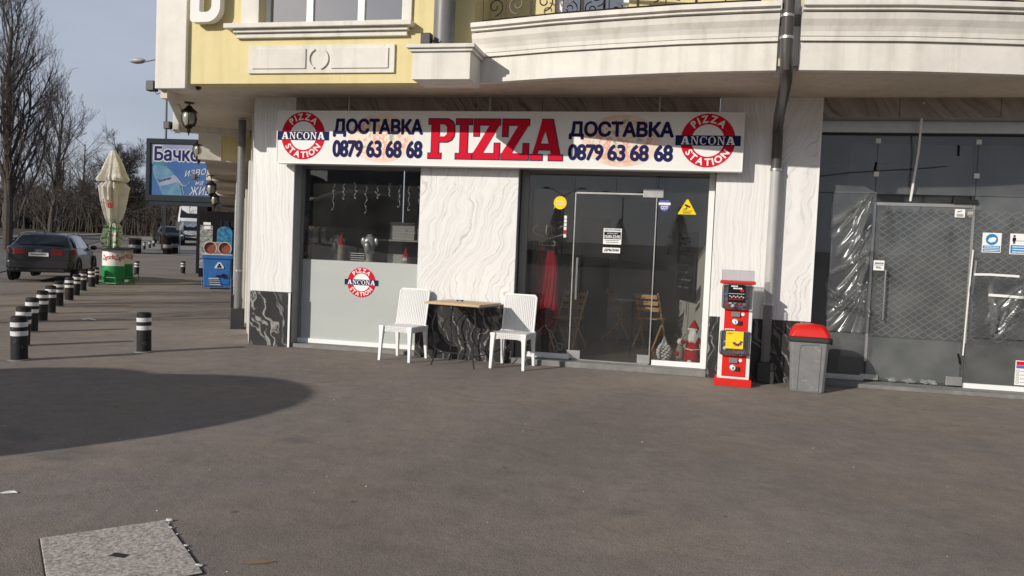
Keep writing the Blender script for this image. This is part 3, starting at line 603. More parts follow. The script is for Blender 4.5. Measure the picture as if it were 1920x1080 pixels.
# ================================================================== THE SHOP SIGN
SY = -.22
SG0 = thing('shop_sign', 'long white pizzeria sign box with red PIZZA lettering hung above the shop front', 'sign', (-2.5, SY, 2.59))
def sp(name, mb, material): o = mb.build(name, material, SG0); o.matrix_parent_inverse = T(2.5, -SY, -2.59); return o
mb = MB(); mb.box(-5.63, .60, SY, -.06, 2.592, 3.30); sp('sign_box', mb, 'sign_white')
mb = MB()
for a in ((-5.635, .605, 2.585, 2.597), (-5.635, .605, 3.295, 3.307), (-5.636, -5.625, 2.5975, 3.2945), (.595, .606, 2.5975, 3.2945)): mb.box(a[0], a[1], SY-.006, -.055, a[2], a[3])
sp('sign_frame', mb, 'white_frame')
for x in (-4.62, -2.63, -.43): sp('hanger_rod', MB().tube([(x, -.13, 3.30), (x, -.13, 3.53)], .012, 6), 'alu')
def pizza_mat():
    m = bpy.data.materials.new('pizza_print'); m.use_nodes = True; n = m.node_tree.nodes; l = m.node_tree.links; b = n['Principled BSDF']
    t = n.new('ShaderNodeTexCoord'); a = n.new('ShaderNodeTexNoise'); a.inputs['Scale'].default_value = 9; a.inputs['Detail'].default_value = 3; l.new(t.outputs['Object'], a.inputs['Vector'])
    r = n.new('ShaderNodeValToRGB'); e = r.color_ramp.elements; e[0].position = .32; e[0].color = (.30,.34,.20,1); e[1].position = .72; e[1].color = (.78,.70,.62,1)
    for p, c in ((.42, (.72,.60,.50,1)), (.5, (.78,.68,.58,1)), (.55, (.68,.33,.24,1)), (.62, (.74,.45,.34,1))): x = e.new(p); x.color = c
    l.new(a.outputs['Fac'], r.inputs['Fac']); l.new(r.outputs['Color'], b.inputs['Base Color']); b.inputs['Roughness'].default_value = .35; MATS['pizza_print'] = m
pizza_mat(); mat('pizza_rim', (.72,.46,.36), .35, col2=(.76,.68,.58), vscale=5)
for cx, rx in ((-4.10, .46), (-.88, .50)):
    n = 44; disc = [(cx+rx*math.cos(2*math.pi*k/n), 2.945+.325*math.sin(2*math.pi*k/n)) for k in range(n)]; dz = [(cx+.82*(x-cx), 2.945+.84*(z-2.945)) for x, z in disc]
    sp('pizza_picture', MB().add([(x, SY-.0012, z) for x, z in disc], [tuple(range(n))]), 'pizza_rim'); sp('pizza_picture', MB().add([(x, SY-.0022, z) for x, z in dz], [tuple(range(n))]), 'pizza_print')
def lines(mb, x0, x1, z0, z1, y, seed=0):      # a line of print too small to read: broken dashes
    q = random.Random(seed); x = x0
    while x < x1-.004:
        w = min(q.uniform(.006, .018), x1-x); mb.add([(x, y, z0), (x+w, y, z0), (x+w, y, z1), (x, y, z1)], [(0,1,2,3)]); x += w+.004
    return mb
for x0, x1, za, zb, zc, zd in ((-4.80, -3.51, 2.955, 3.205, 2.68, 2.915), (-1.555, -.235, 2.955, 3.19, 2.69, 2.90)):
    mb = MB(); put_text(mb, 'ДОСТАВКА', x0, x1, za, zb, SY-.0045, .040, .95); sp('lettering', mb, 'ink_navy')
    w = x1-x0; mb = MB()
    for body, a, b in (('0879', 0, .345), ('63', .38, .555), ('68', .595, .775), ('68', .822, 1.0)): put_text(mb, body, x0+a*w, x0+b*w, zc, zd, SY-.0045, .034, .92)
    sp('lettering', mb, 'ink_navy')
mb = MB(); slab_text(mb, 'PIZZA', -3.43, -1.625, 2.685, 3.205, SY-.003, .05, .0105); sp('letter_outline', mb, 'ink_navy')
mb = MB(); slab_text(mb, 'PIZZA', -3.43, -1.625, 2.685, 3.205, SY-.0062, .05, 0.); sp('lettering', mb, 'ink_red')
def roundel(cx, cz, r, y, add, bw):
    add('logo_ring', MB().ring(r, r*.60, y-.0015, y-.001, cx, cz, 56), 'ink_red')
    add('logo_disc', MB().add([(cx+r*.61*math.cos(2*math.pi*k/40), y-.0008, cz+r*.61*math.sin(2*math.pi*k/40)) for k in range(40)], [tuple(range(40))]), 'ink_white')
    add('logo_band', MB().add([(cx-bw, y-.003, cz-r*.19), (cx+bw, y-.003, cz-r*.19), (cx+bw, y-.003, cz+r*.19), (cx-bw, y-.003, cz+r*.19)], [(0,1,2,3)]), 'ink_navy')
    mb = MB(); slab_text(mb, 'ANCONA', cx-r*.98, cx+r*.98, cz-r*.15, cz+r*.15, y-.0045, .16); add('lettering', mb, 'ink_white')
    mb = MB(); arc_text(mb, 'PIZZA', cx, cz, r*.80, r*.25, y-.0035, R(90), .42, True, .05); add('lettering', mb, 'ink_white'); mb = MB(); arc_text(mb, 'STATION', cx, cz, r*.80, r*.25, y-.0035, R(270), .26, False, .05); add('lettering', mb, 'ink_white')
roundel(-5.24, 2.965, .325, SY, sp, .385); roundel(.178, 2.96, .33, SY, sp, .392)

# ================================================================== STICKERS AND NOTICES ON THE GLASS
def sticker(label, poly, material, y, cat='sticker', name='sticker', group=None, t=.0015):
    cx = sum(p[0] for p in poly)/len(poly); cz = min(p[1] for p in poly)
    root = thing(name, label, cat, (cx, y, cz), group=group)
    def add(nm, mb, mt): o = mb.build(nm, mt, root); o.matrix_parent_inverse = T(-cx, -y, -cz); return o
    add('backing', MB().prism(poly, y, y+t), material); return add
def circle(cx, cz, r, n=32): return [(cx+r*math.cos(2*math.pi*k/n), cz+r*math.sin(2*math.pi*k/n)) for k in range(n)]
gy = GY-.010
a = sticker('round pizzeria logo sticker on the frosted window beside the chair', circle(-4.51, .965, .003), 'ink_white', gy); roundel(-4.51, .965, .212, gy, a, .255)
a = sticker('yellow speech bubble sticker on the glass beside the door', circle(-1.70, 2.175, .088)[:20]+[(-1.79, 2.085), (-1.765, 2.115)]+circle(-1.70, 2.175, .088)[22:], 'ink_yellow', gy)
mb = MB(); lines(mb, -1.755, -1.645, 2.185, 2.20, gy-.002); mb.box(-1.755, -1.64, gy-.002, gy-.001, 2.15, 2.158); a('lettering', mb, 'paper')
a = sticker('narrow strip of small payment card stickers beside the glass door', rect(-1.637, -1.597, 1.71, 2.01), 'ink_grey', gy)
for k in range(6): a('card_icon', MB().prism(rect(-1.634, -1.60, 1.965-.05*k, 2.003-.05*k), gy-.002, gy-.001), ('ink_white', 'ink_white', 'paper', 'ink_white', 'ink_red', 'ink_white')[k])
dy = GY-.010
a = sticker('white and black opening hours notice on the glass door', rect(-1.10, -.86, 1.645, 1.855), 'ink_white', dy, 'notice', 'opening_hours_sign')
a('dark_field', MB().prism(rect(-1.09, -.87, 1.715, 1.81), dy-.002, dy-.001), 'ink_black')
mb = MB(); put_text(mb, 'РАБОТНО ВРЕМЕ', -1.085, -.875, 1.824, 1.846, dy-.002, .01); lines(mb, -1.07, -.89, 1.692, 1.700, dy-.002, 1); lines(mb, -1.06, -.9, 1.666, 1.674, dy-.002, 2); a('lettering', mb, 'ink_black')
mb = MB(); put_text(mb, 'ВСЕКИ ДЕН', -1.05, -.91, 1.778, 1.798, dy-.003, .01); put_text(mb, '10:00-22:00', -1.083, -.877, 1.725, 1.768, dy-.003, .02); a('lettering', mb, 'ink_white')
a = sticker('small white pull notice below the opening hours', rect(-1.10, -.87, 1.53, 1.60), 'ink_white', dy, 'notice', 'pull_sign'); mb = MB(); put_text(mb, 'ДРЪПНИ', -1.08, -.89, 1.545, 1.585, dy-.002, .03); a('lettering', mb, 'ink_black')
sh = [(-.385, 2.235), (-.36, 2.25), (-.32, 2.24), (-.28, 2.25), (-.255, 2.235), (-.25, 2.17), (-.275, 2.12), (-.32, 2.095), (-.365, 2.12), (-.39, 2.17)][::-1]
a = sticker('blue shield security sticker with white letters on the glass', sh, 'ink_violet', gy)
a('white_band', MB().prism(rect(-.397, -.243, 2.185, 2.215), gy-.0025, gy-.001), 'ink_white'); mb = MB(); put_text(mb, 'СОТ', -.365, -.275, 2.125, 2.175, gy-.003, .03); a('lettering', mb, 'ink_white')
a = sticker('yellow triangular camera warning sticker on the glass', [(-.145, 2.07), (.085, 2.07), (.085, 2.08), (-.02, 2.265), (-.04, 2.265), (-.145, 2.08)], 'ink_yellow', gy)
mb = MB(); mb.prism([(-.065, 2.185), (.005, 2.155), (.012, 2.172), (-.055, 2.205)], gy-.003, gy-.001); mb.prism(rect(-.04, -.03, 2.14, 2.18), gy-.003, gy-.001); mb.prism(rect(-.075, -.035, 2.135, 2.145), gy-.0034, gy-.001)
mb.box(-.09, .035, gy-.003, gy-.001, 2.112, 2.118); lines(mb, -.08, .02, 2.085, 2.096, gy-.003); a('camera_symbol', mb, 'ink_black')
vy = SG-.024
a = sticker('white push and pull notice on the vacant shop door', rect(2.285, 2.41, 1.45, 1.575), 'ink_white', vy, 'notice', 'pull_sign')
mb = MB(); put_text(mb, 'ДРЪПНИ', 2.297, 2.398, 1.522, 1.55, vy-.002, .02); put_text(mb, 'PULL', 2.315, 2.38, 1.475, 1.50, vy-.002, .02); mb.box(2.30, 2.395, vy-.002, vy-.001, 1.511, 1.514); a('lettering', mb, 'ink_black')
a = sticker('white camera notice at the top of the vacant shop door', rect(3.175, 3.29, 2.14, 2.24), 'ink_white', vy, 'notice', 'camera_notice')
mb = MB(); mb.prism([(3.20, 2.20), (3.25, 2.215), (3.255, 2.225), (3.205, 2.212)], vy-.003, vy-.001)
for k in range(3): mb.box(3.195, 3.27, vy-.003, vy-.001, 2.152+.012*k, 2.157+.012*k)
a('lettering', mb, 'ink_black')
a = sticker('grey shield sticker beside the camera notice', [(3.30, 2.235), (3.35, 2.25), (3.40, 2.235), (3.395, 2.17), (3.35, 2.13), (3.305, 2.17)][::-1], 'ink_grey', vy); mb = MB(); put_text(mb, 'СОТ', 3.32, 3.38, 2.18, 2.21, vy-.002, .02); a('lettering', mb, 'ink_white')
a = sticker('blue and white mask notice on the vacant shop window', rect(3.505, 3.715, 1.725, 1.965), 'ink_white', SG-.012, 'notice', 'mask_sign')
y_ = SG-.014; a('blue_disc', MB().prism(circle(3.61, 1.885, .068), y_, y_+.001), 'ink_blue'); mb = MB(); mb.prism([(3.565, 1.865), (3.60, 1.845), (3.645, 1.86), (3.66, 1.90), (3.625, 1.915), (3.58, 1.90)], y_-.002, y_-.001); a('mask_symbol', mb, 'ink_white')
mb = MB(); mb.prism(rect(3.515, 3.705, 1.775, 1.808), y_, y_+.001); mb.prism(rect(3.515, 3.705, 1.735, 1.768), y_, y_+.001); a('blue_field', mb, 'ink_blue')
mb = MB(); lines(mb, 3.53, 3.69, 1.785, 1.798, y_-.002, 3); lines(mb, 3.53, 3.69, 1.745, 1.758, y_-.002, 4); a('lettering', mb, 'ink_white')
a = sticker('blue and white keep distance notice with two figures on the vacant shop window', rect(3.81, 4.03, 1.715, 1.965), 'ink_white', SG-.012, 'notice', 'distance_sign')
mb = MB()
for x in (3.855, 3.985):
    mb.prism(circle(x, 1.935, .013, 12), y_, y_+.001); mb.prism([(x-.012, 1.84), (x-.004, 1.84), (x, 1.87), (x+.004, 1.84), (x+.012, 1.84), (x+.013, 1.88), (x+.022, 1.875), (x+.017, 1.918), (x-.017, 1.918), (x-.022, 1.875), (x-.013, 1.88)], y_, y_+.001)
mb.box(3.88, 3.96, y_, y_+.001, 1.876, 1.880); a('figures', mb, 'ink_black')
mb = MB(); mb.prism(rect(3.82, 4.02, 1.725, 1.825), y_, y_+.001); a('blue_field', mb, 'ink_blue'); mb = MB()
for k in range(3): lines(mb, 3.84, 4.0, 1.797-.031*k, 1.811-.031*k, y_-.002, k)
a('lettering', mb, 'ink_white')
a = sticker('pale flyer with small icons low on the vacant shop window', rect(3.965, 4.09, .13, .43), 'paper', SG-.012, 'notice', 'flyer')
a('colour_field', MB().prism(rect(3.975, 4.08, .375, .42), y_, y_+.001), 'ink_red'); a('colour_field', MB().prism(rect(3.975, 4.08, .335, .372), y_, y_+.001), 'ink_violet'); mb = MB()
for k in range(4): mb.ring(.018, .013, y_, y_+.001, 3.995, .30-.045*k, 14); mb.box(4.025, 4.075, y_, y_+.001, .297-.045*k, .303-.045*k)
a('icons', mb, 'ink_grey')

# --- roller grille, plastic sheeting and dust in the vacant shop
glass_mat('film_milky', (.82,.83,.83), rough=.3, haze=.26, hazecol=(.38,.385,.385))
mat('grille_metal', (.50,.51,.50), .45, metal=.2)
rg = thing('roller_grille', 'closed diamond mesh roller grille behind the vacant shop door', 'grille', (2.83, SG+.10, .08))
def grille(x0, x1, z0, z1, y, st, up):
    mb = MB()
    for sgn in (1, -1):
        k0 = int(-(z1-z0)/up)-2; k1 = int((x1-x0)/st)+int((z1-z0)/up)+3
        for k in range(k0, k1):
            pts = []
            # line: x = x0 + k*st + sgn*t*st, z = z0 + t*up
            n = int((z1-z0)/up)
            seg = [(x0+k*st+sgn*t*st, z0+t*up) for t in range(n+1)]
            run = [q for q in seg if x0 <= q[0] <= x1]
            if len(run) > 1: mb.tube([(q[0], y+(.006 if (i % 2) ^ (sgn > 0) else -.006), q[1]) for i, q in enumerate(run)], .0065, 4)
    return mb
o = grille(2.33, 5.6, .62, 2.30, SG+.10, .122, .085).build('mesh', 'grille_metal', rg); o.matrix_parent_inverse = T(-2.83, -SG-.10, -.08)
o = MB().box(2.30, 3.38, SG+.09, SG+.11, .08, .60).build('bottom_plate', 'alu', rg, .004); o.matrix_parent_inverse = T(-2.83, -SG-.10, -.08)
def film(label, x0, x1, z0, z1, y, material, pinch, amp, seed, nx=70, nz=110):
    """taut sheet with a few sharp creases running out from the places where it is gathered"""
    q = random.Random(seed); mb = MB(); vs = []; fs = []; cr_ = []
    for (px, pz, a0, a1, n_) in pinch:
        for k in range(n_): cr_.append((px, pz+q.uniform(-.05, .05), R(q.uniform(a0, a1)), q.uniform(.25, 1.0), q.uniform(.008, .022), q.uniform(.4, 1)))
    for j in range(nz+1):
        for i in range(nx+1):
            u, v = i/nx, j/nz; x = x0+(x1-x0)*u; z = z0+(z1-z0)*v; h = .12*math.sin(2.2*x+1.3*z+seed)
            for px, pz, a_, ln, wd_, am in cr_:
                dx, dz = x-px, z-pz; al = dx*math.cos(a_)+dz*math.sin(a_); pe = -dx*math.sin(a_)+dz*math.cos(a_)+.05*math.sin(al*5+px*9)
                if 0 < al < ln: w_ = wd_*(.5+1.6*al); h += am*math.exp(-(pe/w_)**2)*math.sin(math.pi*min(1, al/ln+.12))
            if i == 0: x += .02*math.sin(7*z+seed)+.012*math.sin(19*z)
            vs.append((x, y-max(0, amp*h)-.002, z))
    for j in range(nz):
        for i in range(nx): k = j*(nx+1)+i; fs.append((k, k+1, k+nx+2, k+nx+1))
    o = mb.add(vs, fs).build('plastic_sheet', material, None, smooth=True, fix=False)
    c = Vector((x0, y, z0))
    for v in o.data.vertices: v.co -= c
    o.location = c; return tag(o, label, 'plastic sheet')
film('wrinkled clear plastic sheet taped beside the vacant shop door handle', 1.76, 2.27, .66, 2.42, SG-.03, 'plastic_film', [(2.27, 2.36, 205, 250, 14), (2.28, 2.0, 215, 255, 10), (2.28, 1.62, 200, 255, 14), (2.27, 1.25, 205, 260, 10), (2.27, .85, 100, 200, 8)], .042, 3)
film('crumpled clear plastic sheet on the vacant shop window under the blue notices', 3.42, 4.5, .68, 1.44, SG-.03, 'plastic_film', [(4.45, 1.44, 215, 262, 18), (4.1, 1.44, 230, 265, 10), (3.62, .68, 30, 90, 8), (4.15, .68, 50, 110, 10)], .042, 8)
film('milky dust sheet hanging behind the vacant shop door', 1.98, 3.40, .09, 3.05, SG+.20, 'film_milky', [(2.1, 2.95, 250, 310, 5), (3.3, .3, 90, 170, 5)], .03, 5)
film('milky dust sheet hanging behind the vacant shop window with blue notices', 3.42, 5.6, .09, 3.05, SG+.20, 'film_milky', [(3.6, 2.95, 240, 320, 5)], .03, 6)
def strip(label, pts, w, material='paper', cat='tape', name='tape_strip'):
    mb = MB(); rings = []
    for i, p in enumerate(pts):
        a_ = Vector(pts[min(i+1, len(pts)-1)])-Vector(pts[max(0, i-1)]); n_ = Vector((a_.z, 0, -a_.x)).normalized()*w; p = Vector(p); rings.append([p-n_, p+n_, p+n_+Vector((0, .0015, 0)), p-n_+Vector((0, .0015, 0))])
    o = mb.loft(rings).build(name, material); c = Vector(pts[-1])
    for v in o.data.vertices: v.co -= c
    o.location = c; return tag(o, label, cat)
strip('long white strip hanging from the header down to the vacant shop door', [(2.665, -.004, 3.47), (2.675, .10, 3.29), (2.69, SG-.14, 2.9), (2.67, SG-.10, 2.6), (2.655, SG-.05, 2.32)], .013)
strip('short white tape across the vacant window below the blue notices', [(3.43, SG-.04, 1.452), (3.6, SG-.04, 1.458), (3.93, SG-.04, 1.45)], .014)
strip('ragged white tape lower on the vacant window below the blue notices', [(3.60, SG-.06, 1.21), (3.8, SG-.065, 1.205), (4.1, SG-.06, 1.19)], .016)
strip('vertical silver tape on the vacant window next to the door edge', [(3.45, SG-.02, 1.62), (3.43, SG-.02, 1.2)], .012, 'alu')
strip('torn white tape down the hinge edge of the vacant door', [(3.405, SG-.03, 1.75), (3.39, SG-.032, 1.3), (3.38, SG-.03, .9), (3.37, SG-.03, .45)], .008)
cb = MB().tube([(1.54, SG-.02, 2.60), (1.9, SG-.025, 2.655), (2.26, SG-.02, 2.69), (2.7, SG-.02, 2.72), (3.05, SG-.018, 2.76)], .005, 5).build('cable', 'black_metal'); tag(cb, 'thin black cable strung across the vacant shop glass', 'cable')
for i, (x, z, dx, l_) in enumerate(((2.245, 2.80, -.01, 'black tape scrap on the seam above the plastic sheet'), (3.17, 3.02, .004, 'black tape scrap on the upper pane of the vacant shop'), (3.15, 2.40, -.01, 'black tape scrap above the vacant door closer'), (3.32, .47, .02, 'black tape scrap near the foot of the vacant door'))):
    strip(l_, [(x, SG-.014, z), (x+dx, SG-.014, z-.07), (x+dx*1.5, SG-.014, z-.13)], .012, 'ink_black')
for i, (x, z, l, an) in enumerate(((2.60, .085, .12, .1), (2.80, .085, .14, -.05), (2.98, .09, .1, .4), (3.06, .085, .12, -.3))):
    mb = MB(); mb.ball((0, 0, .022), l*.5, .04, .022, n=11, k=7, rough=.45, seed=i+3); o = mb.build('paper_scrap', 'paper'); o.location = (x, SG+.05, .06); o.rotation_euler = (0, 0, an)
    tag(o, 'crumpled white scrap lying behind the vacant shop door', 'scrap', 'scraps behind the vacant shop door')

# ================================================================== FURNITURE OUTSIDE
def rattan_mat():
    m = bpy.data.materials.new('rattan'); m.use_nodes = True; n = m.node_tree.nodes; l = m.node_tree.links; b = n['Principled BSDF']
    b.inputs['Base Color'].default_value = (.83,.83,.82,1); b.inputs['Roughness'].default_value = .42
    t = n.new('ShaderNodeTexCoord'); s = n.new('ShaderNodeSeparateXYZ'); l.new(t.outputs['Object'], s.inputs['Vector'])
    def sn(src, f):
        q = n.new('ShaderNodeMath'); q.operation = 'MULTIPLY'; q.inputs[1].default_value = f; l.new(src, q.inputs[0]); w = n.new('ShaderNodeMath'); w.operation = 'SINE'; l.new(q.outputs[0], w.inputs[0]); return w.outputs[0]
    ad = n.new('ShaderNodeMath'); ad.operation = 'ADD'; l.new(s.outputs['Y'], ad.inputs[0]); l.new(s.outputs['Z'], ad.inputs[1])
    pr = n.new('ShaderNodeMath'); pr.operation = 'MAXIMUM'; l.new(sn(s.outputs['X'], 250), pr.inputs[0]); l.new(sn(ad.outputs[0], 330), pr.inputs[1])
    bp = n.new('ShaderNodeBump'); bp.inputs['Strength'].default_value = .9; bp.inputs['Distance'].default_value = .006; l.new(pr.outputs[0], bp.inputs['Height']); l.new(bp.outputs['Normal'], b.inputs['Normal']); MATS['rattan'] = m
rattan_mat()
def white_chair(label, loc, rz):
    t = thing('rattan_chair', label, 'chair', loc, rz, 'white chairs at the pavement table')
    # backrest: slightly bowed panel leaning back
    rings = []
    for k in range(9):
        v = k/8; z = .45+.47*v; y = .17+.10*v; w = .215-.006*v
        rings.append([(x*w, y+.016*(1-x*x)*-1+.016, z) for x in (-1, -.6, -.2, .2, .6, 1)]+[(x*w, y+.035+.016*x*x, z) for x in (1, .6, .2, -.2, -.6, -1)])
    bk = MB().loft(rings).build('backrest', 'rattan', t, .006)
    MB().tube([(-.214, .19, .45), (-.214, .285, .90), (-.19, .292, .925), (.19, .292, .925), (.214, .285, .90), (.214, .19, .45)], .013, 8).build('back_rim', 'chair_white', bk, smooth=True)
    st = MB().box(-.20, .20, -.215, .19, .435, .455).build('seat', 'rattan', t, .008)
    ap = MB(); ap.prism([(-.195, .30), (-.185, .345), (-.16, .372), (-.12, .382), (.12, .382), (.16, .372), (.185, .345), (.195, .30), (.195, .452), (-.195, .452)], -.243, -.216); ap.build('front_apron', 'rattan', st, .005)
    ap = MB(); ap.box(-.226, -.201, -.215, .19, .375, .452); ap.build('side_apron', 'rattan', st, .005); ap = MB(); ap.box(.201, .226, -.215, .19, .375, .452); ap.build('side_apron', 'rattan', st, .005)
    for sx in (-1, 1):
        for fy, ky in ((-.235, -.262), (.205, .25)):
            rings = []
            for z, q, w in ((0, 1, .017), (.2, .5, .021), (.37, .1, .027), (.44, 0, .034), (.458, 0, .032)):
                cx, cy = sx*(.205+.012*q), fy+(ky-fy)*q; rings.append([(cx-w, cy-w, z), (cx+w, cy-w, z), (cx+w, cy+w, z), (cx-w, cy+w, z)])
            MB().loft(rings).build('leg', 'chair_white', t, .005)
    return t
white_chair('white woven plastic chair standing in front of the frosted window', (-3.63, -.345, 0), R(-7))
white_chair('white woven plastic chair between the wooden table and the glass door', (-2.14, -.335, 0), R(-4))
tb = thing('cafe_table', 'small cafe table with light wooden top and curved black iron legs', 'table', (-2.79, -.47, 0), R(-11.7))
MB().box(-.39, .39, -.325, .325, .785, .815).build('table_top', 'wood_top', tb, .004); bx('under_frame', 'black_metal', tb, -.33, .33, -.27, .27, .765, .784)
for sx in (-1, 1):
    for sy in (-1, 1):
        pts = []
        for k in range(15):
            v = k/14; z = .765*(1-v); b_ = .055*math.sin(v*math.pi*1.0)*(1 if v < .5 else 1)-.06*math.sin(min(1, max(0, (v-.35)/.65))*math.pi); pts.append((sx*(.26+b_+.05*v*v), sy*(.20+b_*.8+.05*v*v), z))
        MB().tube(pts, .0095, 7).build('leg', 'black_metal', tb, smooth=True)
for sx in (-1, 1):
    MB().tube([(sx*.268, -.205, .14), (sx*.268, .205, .14)], .007, 6).build('stretcher', 'black_metal', tb)
mb = MB(); n = 26; mb.tube([(.20*math.cos(2*math.pi*k/n), -.19, .46+.20*math.sin(2*math.pi*k/n)) for k in range(n+1)], .007, 6); mb.build('ring_ornament', 'black_metal', tb)
mb = MB(); mb.tube([(.20*math.cos(2*math.pi*k/n), .19, .46+.20*math.sin(2*math.pi*k/n)) for k in range(n+1)], .007, 6); mb.build('ring_ornament', 'black_metal', tb)
MB().tube([(-.268, 0, .14), (.268, 0, .14)], .007, 6).build('stretcher', 'black_metal', tb)
ash = MB(); ash.lathe([(.042, .0), (.050, .022), (.045, .022), (.038, .006), (.001, .006)], 18); ash = ash.build('ashtray', 'acrylic', None, smooth=True); ash.location = (-2.86, -.40, .8155); tag(ash, 'small clear glass ashtray on the wooden table', 'ashtray')

# ================================================================== CAPSULE VENDING MACHINE
vm = thing('vending_machine', 'red and white capsule vending machine beside the drainpipe', 'vending machine', (.615, -.42, 0), R(-3))
bx('base', 'vend_red', vm, -.215, .215, -.19, .17, .0, .085, .006); bx('cabinet', 'vend_white', vm, -.185, .185, -.16, .15, .086, 1.222, .006)
bx('cap', 'vend_red', vm, -.205, .205, -.18, .17, 1.223, 1.255, .006); bx('header_panel', 'acrylic', vm, -.19, .19, -.02, -.005, 1.256, 1.385, .003)
for z0 in (.665, .115):
    pn = bx('coin_panel', 'vend_red', vm, -.135, .14, -.168, -.161, z0, z0+.26, .003)
    md = bx('coin_mechanism', 'ink_grey', pn, -.055, .045, -.195, -.169, z0+.165, z0+.225, .006)
    mb = MB(); mb.lathe([(.001, 0), (.038, 0), (.040, .008), (.032, .014), (.001, .014)], 18, m=T(-.005, -.169, z0+.105) @ RX(R(90))); mb.build('chute_ring', 'alu', pn, smooth=True)
    mb = MB(); mb.lathe([(.001, 0), (.027, 0), (.027, .008), (.001, .010)], 18, m=T(-.005, -.184, z0+.105) @ RX(R(90))); mb.build('price_disc', 'ink_white', pn); mb = MB(); put_text(mb, '2' if z0 > .3 else '1', -.012, .003, z0+.09, z0+.12, -.1965, .03); mb.build('lettering', 'ink_black', pn)
    mb = MB(); mb.lathe([(.001, 0), (.020, 0), (.020, .006), (.001, .008)], 14, m=T(.075, -.169, z0+.20) @ RX(R(90))); mb.build('price_disc', 'ink_white', pn)
    bx('chute_flap', 'trim_black', pn, .02, .07, -.19, -.169, z0+.07, z0+.12, .006)
g = random.Random(4)
for z0, cardm in ((.925, 'ink_black'), (.375, 'ink_yellow')):
    bb_ = bx('capsule_bin', 'acrylic', vm, -.175, .175, -.26, -.161, z0, z0+.295, .03)
    mb = MB(); mb.box(-.16, .16, -.18, -.162, z0+.01, z0+.28); mb.build('bin_liner', 'interior_dark', bb_)
    for k in range(26):
        mb = MB(); c_ = (g.uniform(-.135, .135), g.uniform(-.235, -.20), z0+.035+g.random()**1.5*.16); mb.ball(c_, .024, n=10, k=6); mb.build('capsule', g.choice(['ink_red', 'ink_white', 'ink_violet', 'ink_grey', 'wood_dark', 'ink_grey']), bb_, smooth=True)
    cd_ = bx('picture_card', cardm, bb_, -.105, .085 if z0 > .5 else .095, -.268, -.2625, z0+.085, z0+.29)
    if z0 > .5:
        mb = MB(); lines(mb, -.075, .0, z0+.264, z0+.280, -.2695, 1); lines(mb, -.05, .05, z0+.239, z0+.255, -.2695, 2); mb.box(-.10, .08, -.2695, -.2685, z0+.182, z0+.186)
        for k in range(8): mb.ring(.008, .004, -.2695, -.2685, -.085+.022*k, z0+.155-.012*(k % 2), 10)
        mb.build('lettering', 'ink_white', cd_); mb = MB()
        for k in range(7): mb.prism(circle(-.085+.024*k, z0+.12, .008, 8), -.2695, -.2685)
        mb.prism(rect(.03, .07, z0+.21, z0+.235), -.2695, -.2685); mb.build('print', 'ink_red', cd_)
    else:
        for q, (mt, a0) in enumerate((('ink_red', 0), ('ink_violet', .22), ('ink_black', .44))):
            mb = MB()
            for k in range(5):
                a_ = R(200)+k*R(34)+a0*.8; cx_, cz_ = .03, z0+.175; mb.prism([(cx_+.028*math.cos(a_)-.006*math.sin(a_), cz_+.028*math.sin(a_)+.006*math.cos(a_)), (cx_+.028*math.cos(a_)+.006*math.sin(a_), cz_+.028*math.sin(a_)-.006*math.cos(a_)), (cx_+.06*math.cos(a_)+.004*math.sin(a_), cz_+.06*math.sin(a_)-.004*math.cos(a_)), (cx_+.06*math.cos(a_)-.004*math.sin(a_), cz_+.06*math.sin(a_)+.004*math.cos(a_))], -.2695-.0004*q, -.2685)
            mb.build('print', mt, cd_)
        mb = MB(); lines(mb, -.09, -.03, z0+.258, z0+.272, -.2695, 3); mb.build('lettering', 'ink_red', cd_)
nt_ = bx('notice_tag', 'ink_white', vm, -.12, -.01, -.172, -.1685, .655, .685); mb = MB(); lines(mb, -.11, -.02, .664, .676, -.1735, 5); mb.build('lettering', 'ink_black', nt_)

# ================================================================== BIN
wb = thing('waste_bin', 'grey plastic waste bin with red swing lid outside the vacant shop', 'bin', (1.455, -.50, 0), R(-6))
rings = []
for z, w, d in ((0, .185, .14), (.02, .19, .145), (.60, .215, .165)):
    q = .03; rings.append([(-w+q, -d, z), (w-q, -d, z), (w, -d+q, z), (w, d-q, z), (w-q, d, z), (-w+q, d, z), (-w, d-q, z), (-w, -d+q, z)])
bd = MB().loft(rings).build('bin_body', 'plastic_grey', wb, .006)
mb = MB(); mb.tube([(-.115, -.150, .02), (-.105, -.164, .50), (-.09, -.168, .545), (-.05, -.171, .56), (.10, -.172, .57)], .006, 6); mb.build('body_groove', 'ink_grey', bd)
mb = MB(); mb.tube([(.12, -.151, .02), (.13, -.168, .56)], .006, 6); mb.build('body_rib', 'plastic_grey', bd)
rings = [[(-w+q, -d, z), (w-q, -d, z), (w, -d+q, z), (w, d-q, z), (w-q, d, z), (-w+q, d, z), (-w, d-q, z), (-w, -d+q, z)] for z, w, d, q in ((.585, .225, .175, .03), (.601, .235, .185, .03), (.635, .235, .185, .03), (.645, .22, .17, .03))]
MB().loft(rings).build('rim_band', 'plastic_charcoal', wb, .004)
rings = [[(-w+q, -d, z), (w-q, -d, z), (w, -d+q, z), (w, d-q, z), (w-q, d, z), (-w+q, d, z), (-w, d-q, z), (-w, -d+q, z)] for z, w, d, q in ((.646, .228, .178, .03), (.665, .225, .175, .035), (.72, .205, .16, .045), (.765, .175, .14, .05), (.785, .14, .11, .05), (.79, .09, .07, .03))]
ld = MB().loft(rings).build('swing_lid', 'plastic_red', wb, .008, smooth=True); bx('lid_tab', 'plastic_red', ld, -.05, .05, -.06, .06, .789, .797, .004)
for sx in (-1, 1): bx('side_clip', 'plastic_charcoal', wb, sx*.245-.012, sx*.245+.012, -.03, .03, .56, .63, .004)

